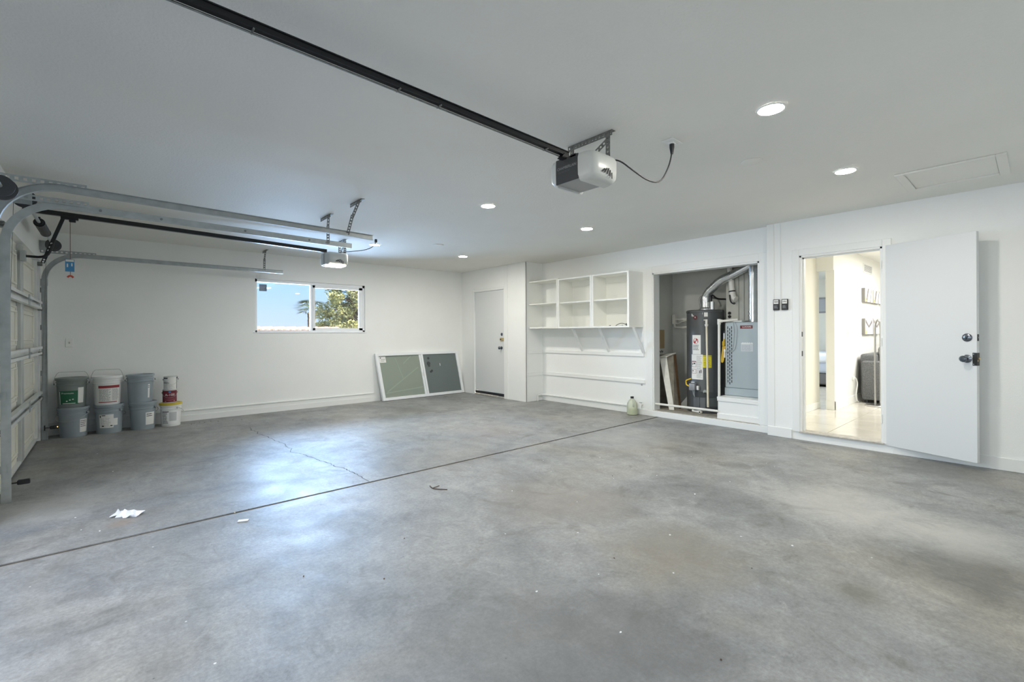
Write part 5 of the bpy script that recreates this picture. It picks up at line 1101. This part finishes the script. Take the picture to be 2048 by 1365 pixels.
mb = MB(); mb.box(6.60, 6.85, KYL-.006, KYL-.0005, .995, 1.298, .001); tag(obj('tan_panel', mb, TAN), 'square tan panel fixed to the left side wall of the closet', 'panel')
mb = MB()
for i in range(4): mb.tube([(6.60+.05*i, KYL-.012, .955+.012*(i % 2)), (6.62+.05*i, KYL-.018, .93), (6.645+.05*i, KYL-.012, .955)], .004, 5)
tag(obj('coiled_wire', mb, BLACKP), 'short coil of dark wire on the closet side wall under the tan panel', 'wire')
t = thing('grey_wedge_panel', 'grey sheet metal wedge beside the water heater foot', 'panel', (6.60, 3.53, .09))
mb = MB(); mb.prism([(3.66, .0915), (3.50, .0915), (3.50, .285)], 6.575, 6.585, lambda a, b, d: (d, a, b)); obj('sheet', mb, mat('sheet_grey', (.40, .40, .38), .5, .3), t)

# ------------------------------------------------------------------ things in the house beyond the door
t = thing('sofa', 'dark grey fabric sofa seen through the open door', 'sofa', (10.3, 1.5, HZ))
mb = MB(); mb.box(9.42, 11.5, 1.06, 1.93, HZ+.06, .46, .03, 2); obj('base', mb, SOFA, t)
for x in (9.27, 11.48):
    mb = MB(); mb.box(x, x+.19, 1.05, 1.91, HZ+.05, .775, .035, 3); obj('arm', mb, SOFA, t)
mb = MB(); mb.box(9.36, 11.58, 1.72, 1.945, HZ+.08, .885, .04, 3); obj('back', mb, SOFA, t)
for x in (9.46, 10.15, 10.84):
    mb = MB(); mb.box(x, x+.66, 1.50, 1.735, .52, 1.03, .07, 3); obj('back_cushion', mb, SOFA, t)
    mb = MB(); mb.box(x, x+.66, 1.08, 1.55, .44, .58, .04, 3); obj('seat_cushion', mb, SOFA, t)
mb = MB()
for x, y in ((9.32, 1.12), (9.32, 1.85), (11.6, 1.12), (11.6, 1.85)): mb.cyl((x, y, HZ), (x, y, HZ+.07), .025, n=10)
obj('feet', mb, BLACKP, t)
t = thing('floor_lamp', 'slim metal floor lamp with an arched double stem beside the sofa', 'lamp', (9.0, 1.64, HZ))
mb = MB(); mb.lathe([(0, 0), (.15, 0), (.15, .018), (.14, .026), (0, .026)], (8.97, 1.655, HZ), 32); obj('base', mb, CHROME, t)
P = [(8.99, 1.676, HZ+.02), (8.99, 1.676, 1.28)] + [(8.99, 1.642+.034*math.cos(R(a)), 1.28+.15*math.sin(R(a))) for a in range(15, 180, 15)] + [(8.99, 1.608, 1.28), (8.99, 1.608, HZ+.02)]
mb = MB(); mb.tube(P, .014, 10); obj('stem', mb, CHROME, t)
for k, (x0, z0, z1, lb) in enumerate(((9.70, 1.762, 2.000, 'upper left small striped canvas above the sofa'), (10.30, 1.762, 1.992, 'upper right small striped canvas above the sofa'), (9.70, 1.203, 1.478, 'lower left small chevron canvas above the sofa'), (10.30, 1.203, 1.482, 'lower right small chevron canvas above the sofa'), (10.98, 1.762, 1.985, 'upper far canvas above the sofa, half hidden by the door'), (10.98, 1.203, 1.480, 'lower far canvas above the sofa, half hidden by the door'))):
    t = thing('wall_canvas', lb, 'picture', (x0+.28, 1.99, z0), 'small canvases above the sofa')
    mb = MB(); mb.box(x0, x0+.56, 1.942, 1.990, z0, z1, .002); obj('canvas', mb, CANVG, t)
    mb = MB(); mb.box(x0+.004, x0+.556, 1.9405, 1.942, z0+.004, z1-.004); fr = obj('print', mb, CANV, t)
    pl = planar((x0, 1.9403, z0), (1, 0, 0), (0, 0, 1)); h_ = z1-z0; mb = MB()
    sh = [((.06, 0), (.2, h_), (.28, h_), (.14, 0)), ((.34, 0), (.44, h_), (.47, h_), (.38, 0))] if k in (0, 1, 4) else [((.02, h_), (.26, h_*.55), (.26, h_*.40), (.02, h_*.75)), ((.26, h_*.55), (.5, h_), (.5, h_*.75), (.26, h_*.40))]
    for q in sh: mb.face([mb.bm.verts.new(pl(x, min(y, h_-.005), .0008)) for x, y in q])
    obj('grey_shape', mb, mat('print_grey', (.22, .20, .20), .7), fr)
    mb = MB(); mb.face([mb.bm.verts.new(pl(x, y, .0009)) for x, y in ((.01, .01), (.14, .01), (.01, h_*.45))]); obj('ochre_shape', mb, CANVY, fr)
t = thing('wall_vent', 'white louvred vent grille high on the living room wall', 'vent', (10.1, 1.99, 2.36))
mb = MB(); mb.box(9.81, 10.42, 1.978, 1.99, 2.285, 2.440, .003); obj('frame', mb, WHITEP, t)
mb = MB(); mb.box(9.845, 10.385, 1.976, 1.979, 2.305, 2.42); bk = obj('louvre_backing', mb, INKG, t)
sl0 = None
for i in range(7):
    z = 2.313+i*.0165
    mb = MB(); mb.box(9.845, 10.385, 1.970, 1.977, z, z+.006); obj('slat', mb, WHITEP, t)
t = thing('light_switch', 'white light switch on the living room wall', 'switch', (8.795, 1.99, 1.24))
mb = MB(); mb.box(8.752, 8.838, 1.984, 1.99, 1.182, 1.298, .002); obj('cover_plate', mb, WHITEP, t)
mb = MB(); mb.box(8.785, 8.805, 1.976, 1.984, 1.215, 1.262, .002); obj('rocker', mb, WHITEP, t)
mb = MB(); mb.tube([(9.10, 1.97, .50), (9.17, 1.955, .49), (9.22, 1.95, .40), (9.16, 1.95, .30), (9.12, 1.95, .22), (9.17, 1.95, .14), (9.24, 1.95, HZ+.012), (9.34, 1.955, HZ+.01)], .009, 8, smooth=2); pc = tag(obj('power_cord', mb, WHITEP), 'white power cord curling down the wall beside the sofa', 'cord')
mb = MB(); mb.box(9.06, 9.11, 1.962, 1.990, .47, .53, .004); obj('plug', mb, WHITEP, pc)
# bedroom end of the passage
t = thing('bed', 'bed with blue-grey bedding glimpsed through the passage', 'bed', (12.2, 3.6, HZ))
mb = MB(); mb.box(11.3, 13.2, 2.7, 4.6, HZ+.05, .38, .03); obj('base', mb, mat('bed_base', (.12, .12, .13), .7), t)
mb = MB(); mb.box(11.28, 13.22, 2.68, 4.62, .38, .72, .06, 3); obj('mattress', mb, BLUEB, t)
mb = MB(); mb.box(11.24, 13.0, 2.66, 4.64, .60, .80, .06, 3); obj('duvet', mb, mat('pale_duvet', (.66, .70, .80), .8), t)
t = thing('bedroom_picture', 'grey picture on the far bedroom wall glimpsed through the passage', 'picture', (13.3, 3.5, 1.9))
mb = MB(); mb.box(13.27, 13.3, 3.1, 3.9, 1.72, 2.1, .003); obj('frame', mb, mat('pewter', (.30, .31, .34), .5), t)
mb = MB(); mb.box(13.266, 13.27, 3.14, 3.86, 1.76, 2.06); obj('print', mb, mat('pale_blue_print', (.45, .48, .55), .6), t)

# ------------------------------------------------------------------ litter on the floor
rnd = random.Random(12)
def crumple(name, c, sx_, sy_, h, m, label, cat, nx=9, ny=6, rot=0, seed=1):
    rn = random.Random(seed); mb = MB(Matrix.Translation(c) @ Matrix.Rotation(rot, 4, 'Z')); g = []
    for i in range(nx+1):
        row = []
        for j in range(ny+1):
            u, v_ = i/nx-.5, j/ny-.5; e_ = 1-.35*rn.random()*(abs(u) > .38)-.3*rn.random()*(abs(v_) > .35)
            row.append(mb.v((u*sx_*e_, v_*sy_*e_, max(.002, h*(rn.random()**1.6)*(1-1.2*abs(v_))))))
        g.append(row)
    for i in range(nx):
        for j in range(ny): mb.face((g[i][j], g[i+1][j], g[i+1][j+1])); mb.face((g[i][j], g[i+1][j+1], g[i][j+1]))
    return tag(obj(name, mb, m, ang=20), label, cat)
crumple('crumpled_tissue', (.09, 4.16, 0), .20, .10, .055, TISSUE, 'crumpled white tissue on the concrete floor at left', 'tissue', rot=R(-42), seed=4)
mb = MB(Matrix.Translation((.672, 3.515, .001)) @ Matrix.Rotation(R(-25), 4, 'Z')); mb.box(-.032, .032, -.014, .014, 0, .006, .001); tag(obj('paint_chip', mb, CHIP), 'flat white chip just in front of the expansion joint', 'chip')
mb = MB(); mb.tube([(1.975, 3.29, .004), (1.955, 3.22, .004), (1.985, 3.16, .005), (2.03, 3.115, .004)], .0035, 5, smooth=1); mb.tube([(1.96, 3.225, .004), (2.03, 3.235, .005)], .003, 5); tag(obj('twig', mb, TWIG), 'small brown bent twig on the concrete just past the joint', 'twig')
mb = MB(Matrix.Translation((.30, 3.61, -.0)) @ Matrix.Rotation(0, 4, 'Z')); mb.box(.255+.10, .262+.10, .10, .118, 0, .003); tag(obj('joint_shim', mb, mat('pale_shim', (.62, .52, .34), .8)), 'tiny pale shim across the expansion joint', 'shim')
flakes = [(-.18, 4.35), (-.14, 4.05), (-.05, 3.95), (.02, 5.6), (-.1, 6.55), (3.25, 2.4), (3.0, 2.9), (2.2, 1.9), (3.6, 2.2), (3.4, 1.75), (2.6, 2.25), (2.9, 1.2), (1.9, 1.5), (2.2, 1.25), (3.9, 1.7), (2.6, 1.5), (4.1, 2.6), (3.7, 2.9), (4.4, 2.3), (1.55, 1.6), (1.6, 1.15), (3.2, 3.2), (3.8, 4.4), (4.3, 5.3), (2.6, 5.9), (2.15, 5.55), (3.1, 5.0), (1.2, .95), (2.4, 2.75), (3.0, .95)]
f0 = None
for i, (x, y) in enumerate(flakes):
    if f0 is None:
        mb = MB(); a = [mb.v((.011*math.cos(k*1.05)*(.7+.3*(k % 2)), .009*math.sin(k*1.05), 0)) for k in range(6)]; b = [mb.v((v.co.x*.9, v.co.y*.9, .004)) for v in a]
        mb.face(a[::-1]); mb.face(b)
        for k in range(6): mb.face((a[k], a[(k+1) % 6], b[(k+1) % 6], b[k]))
        f0 = obj('paint_flake', mb, CHIP); o = f0
    else: o = f0.copy(); COL.objects.link(o)
    o.location = (x, y, .0008); o.rotation_euler = (0, 0, rnd.uniform(0, 6)); o.scale = (rnd.uniform(.35, .8), rnd.uniform(.3, .7), .6)
    tag(o, 'tiny white paint flake scattered on the concrete floor', 'flake', 'white paint flakes on the floor')
deb = [(.9, 7.86), (.97, 7.90), (1.02, 7.84), (1.1, 7.87), (1.18, 7.80), (1.36, 7.78), (1.46, 7.70), (.86, 7.80), (2.1, 1.55), (1.75, .80), (2.55, 1.0), (3.3, 2.45), (.75, 2.5), (1.05, 2.2), (1.35, 2.55)]
d0 = None
for i, (x, y) in enumerate(deb):
    if d0 is None:
        mb = MB(); mb.lathe([(0, 0), (.010, .002), (.008, .007), (0, .009)], n=6); d0 = obj('grit_crumb', mb, TWIG); o = d0
    else: o = d0.copy(); COL.objects.link(o)
    o.location = (x, y, .0004); o.rotation_euler = (0, 0, rnd.uniform(0, 6)); o.scale = (rnd.uniform(.4, .9)*(1 if y > 5 else .6), rnd.uniform(.3, .8)*(1 if y > 5 else .6), .6)
    tag(o, 'tiny dark crumb of grit on the concrete floor', 'crumb', 'dark grit crumbs on the floor')
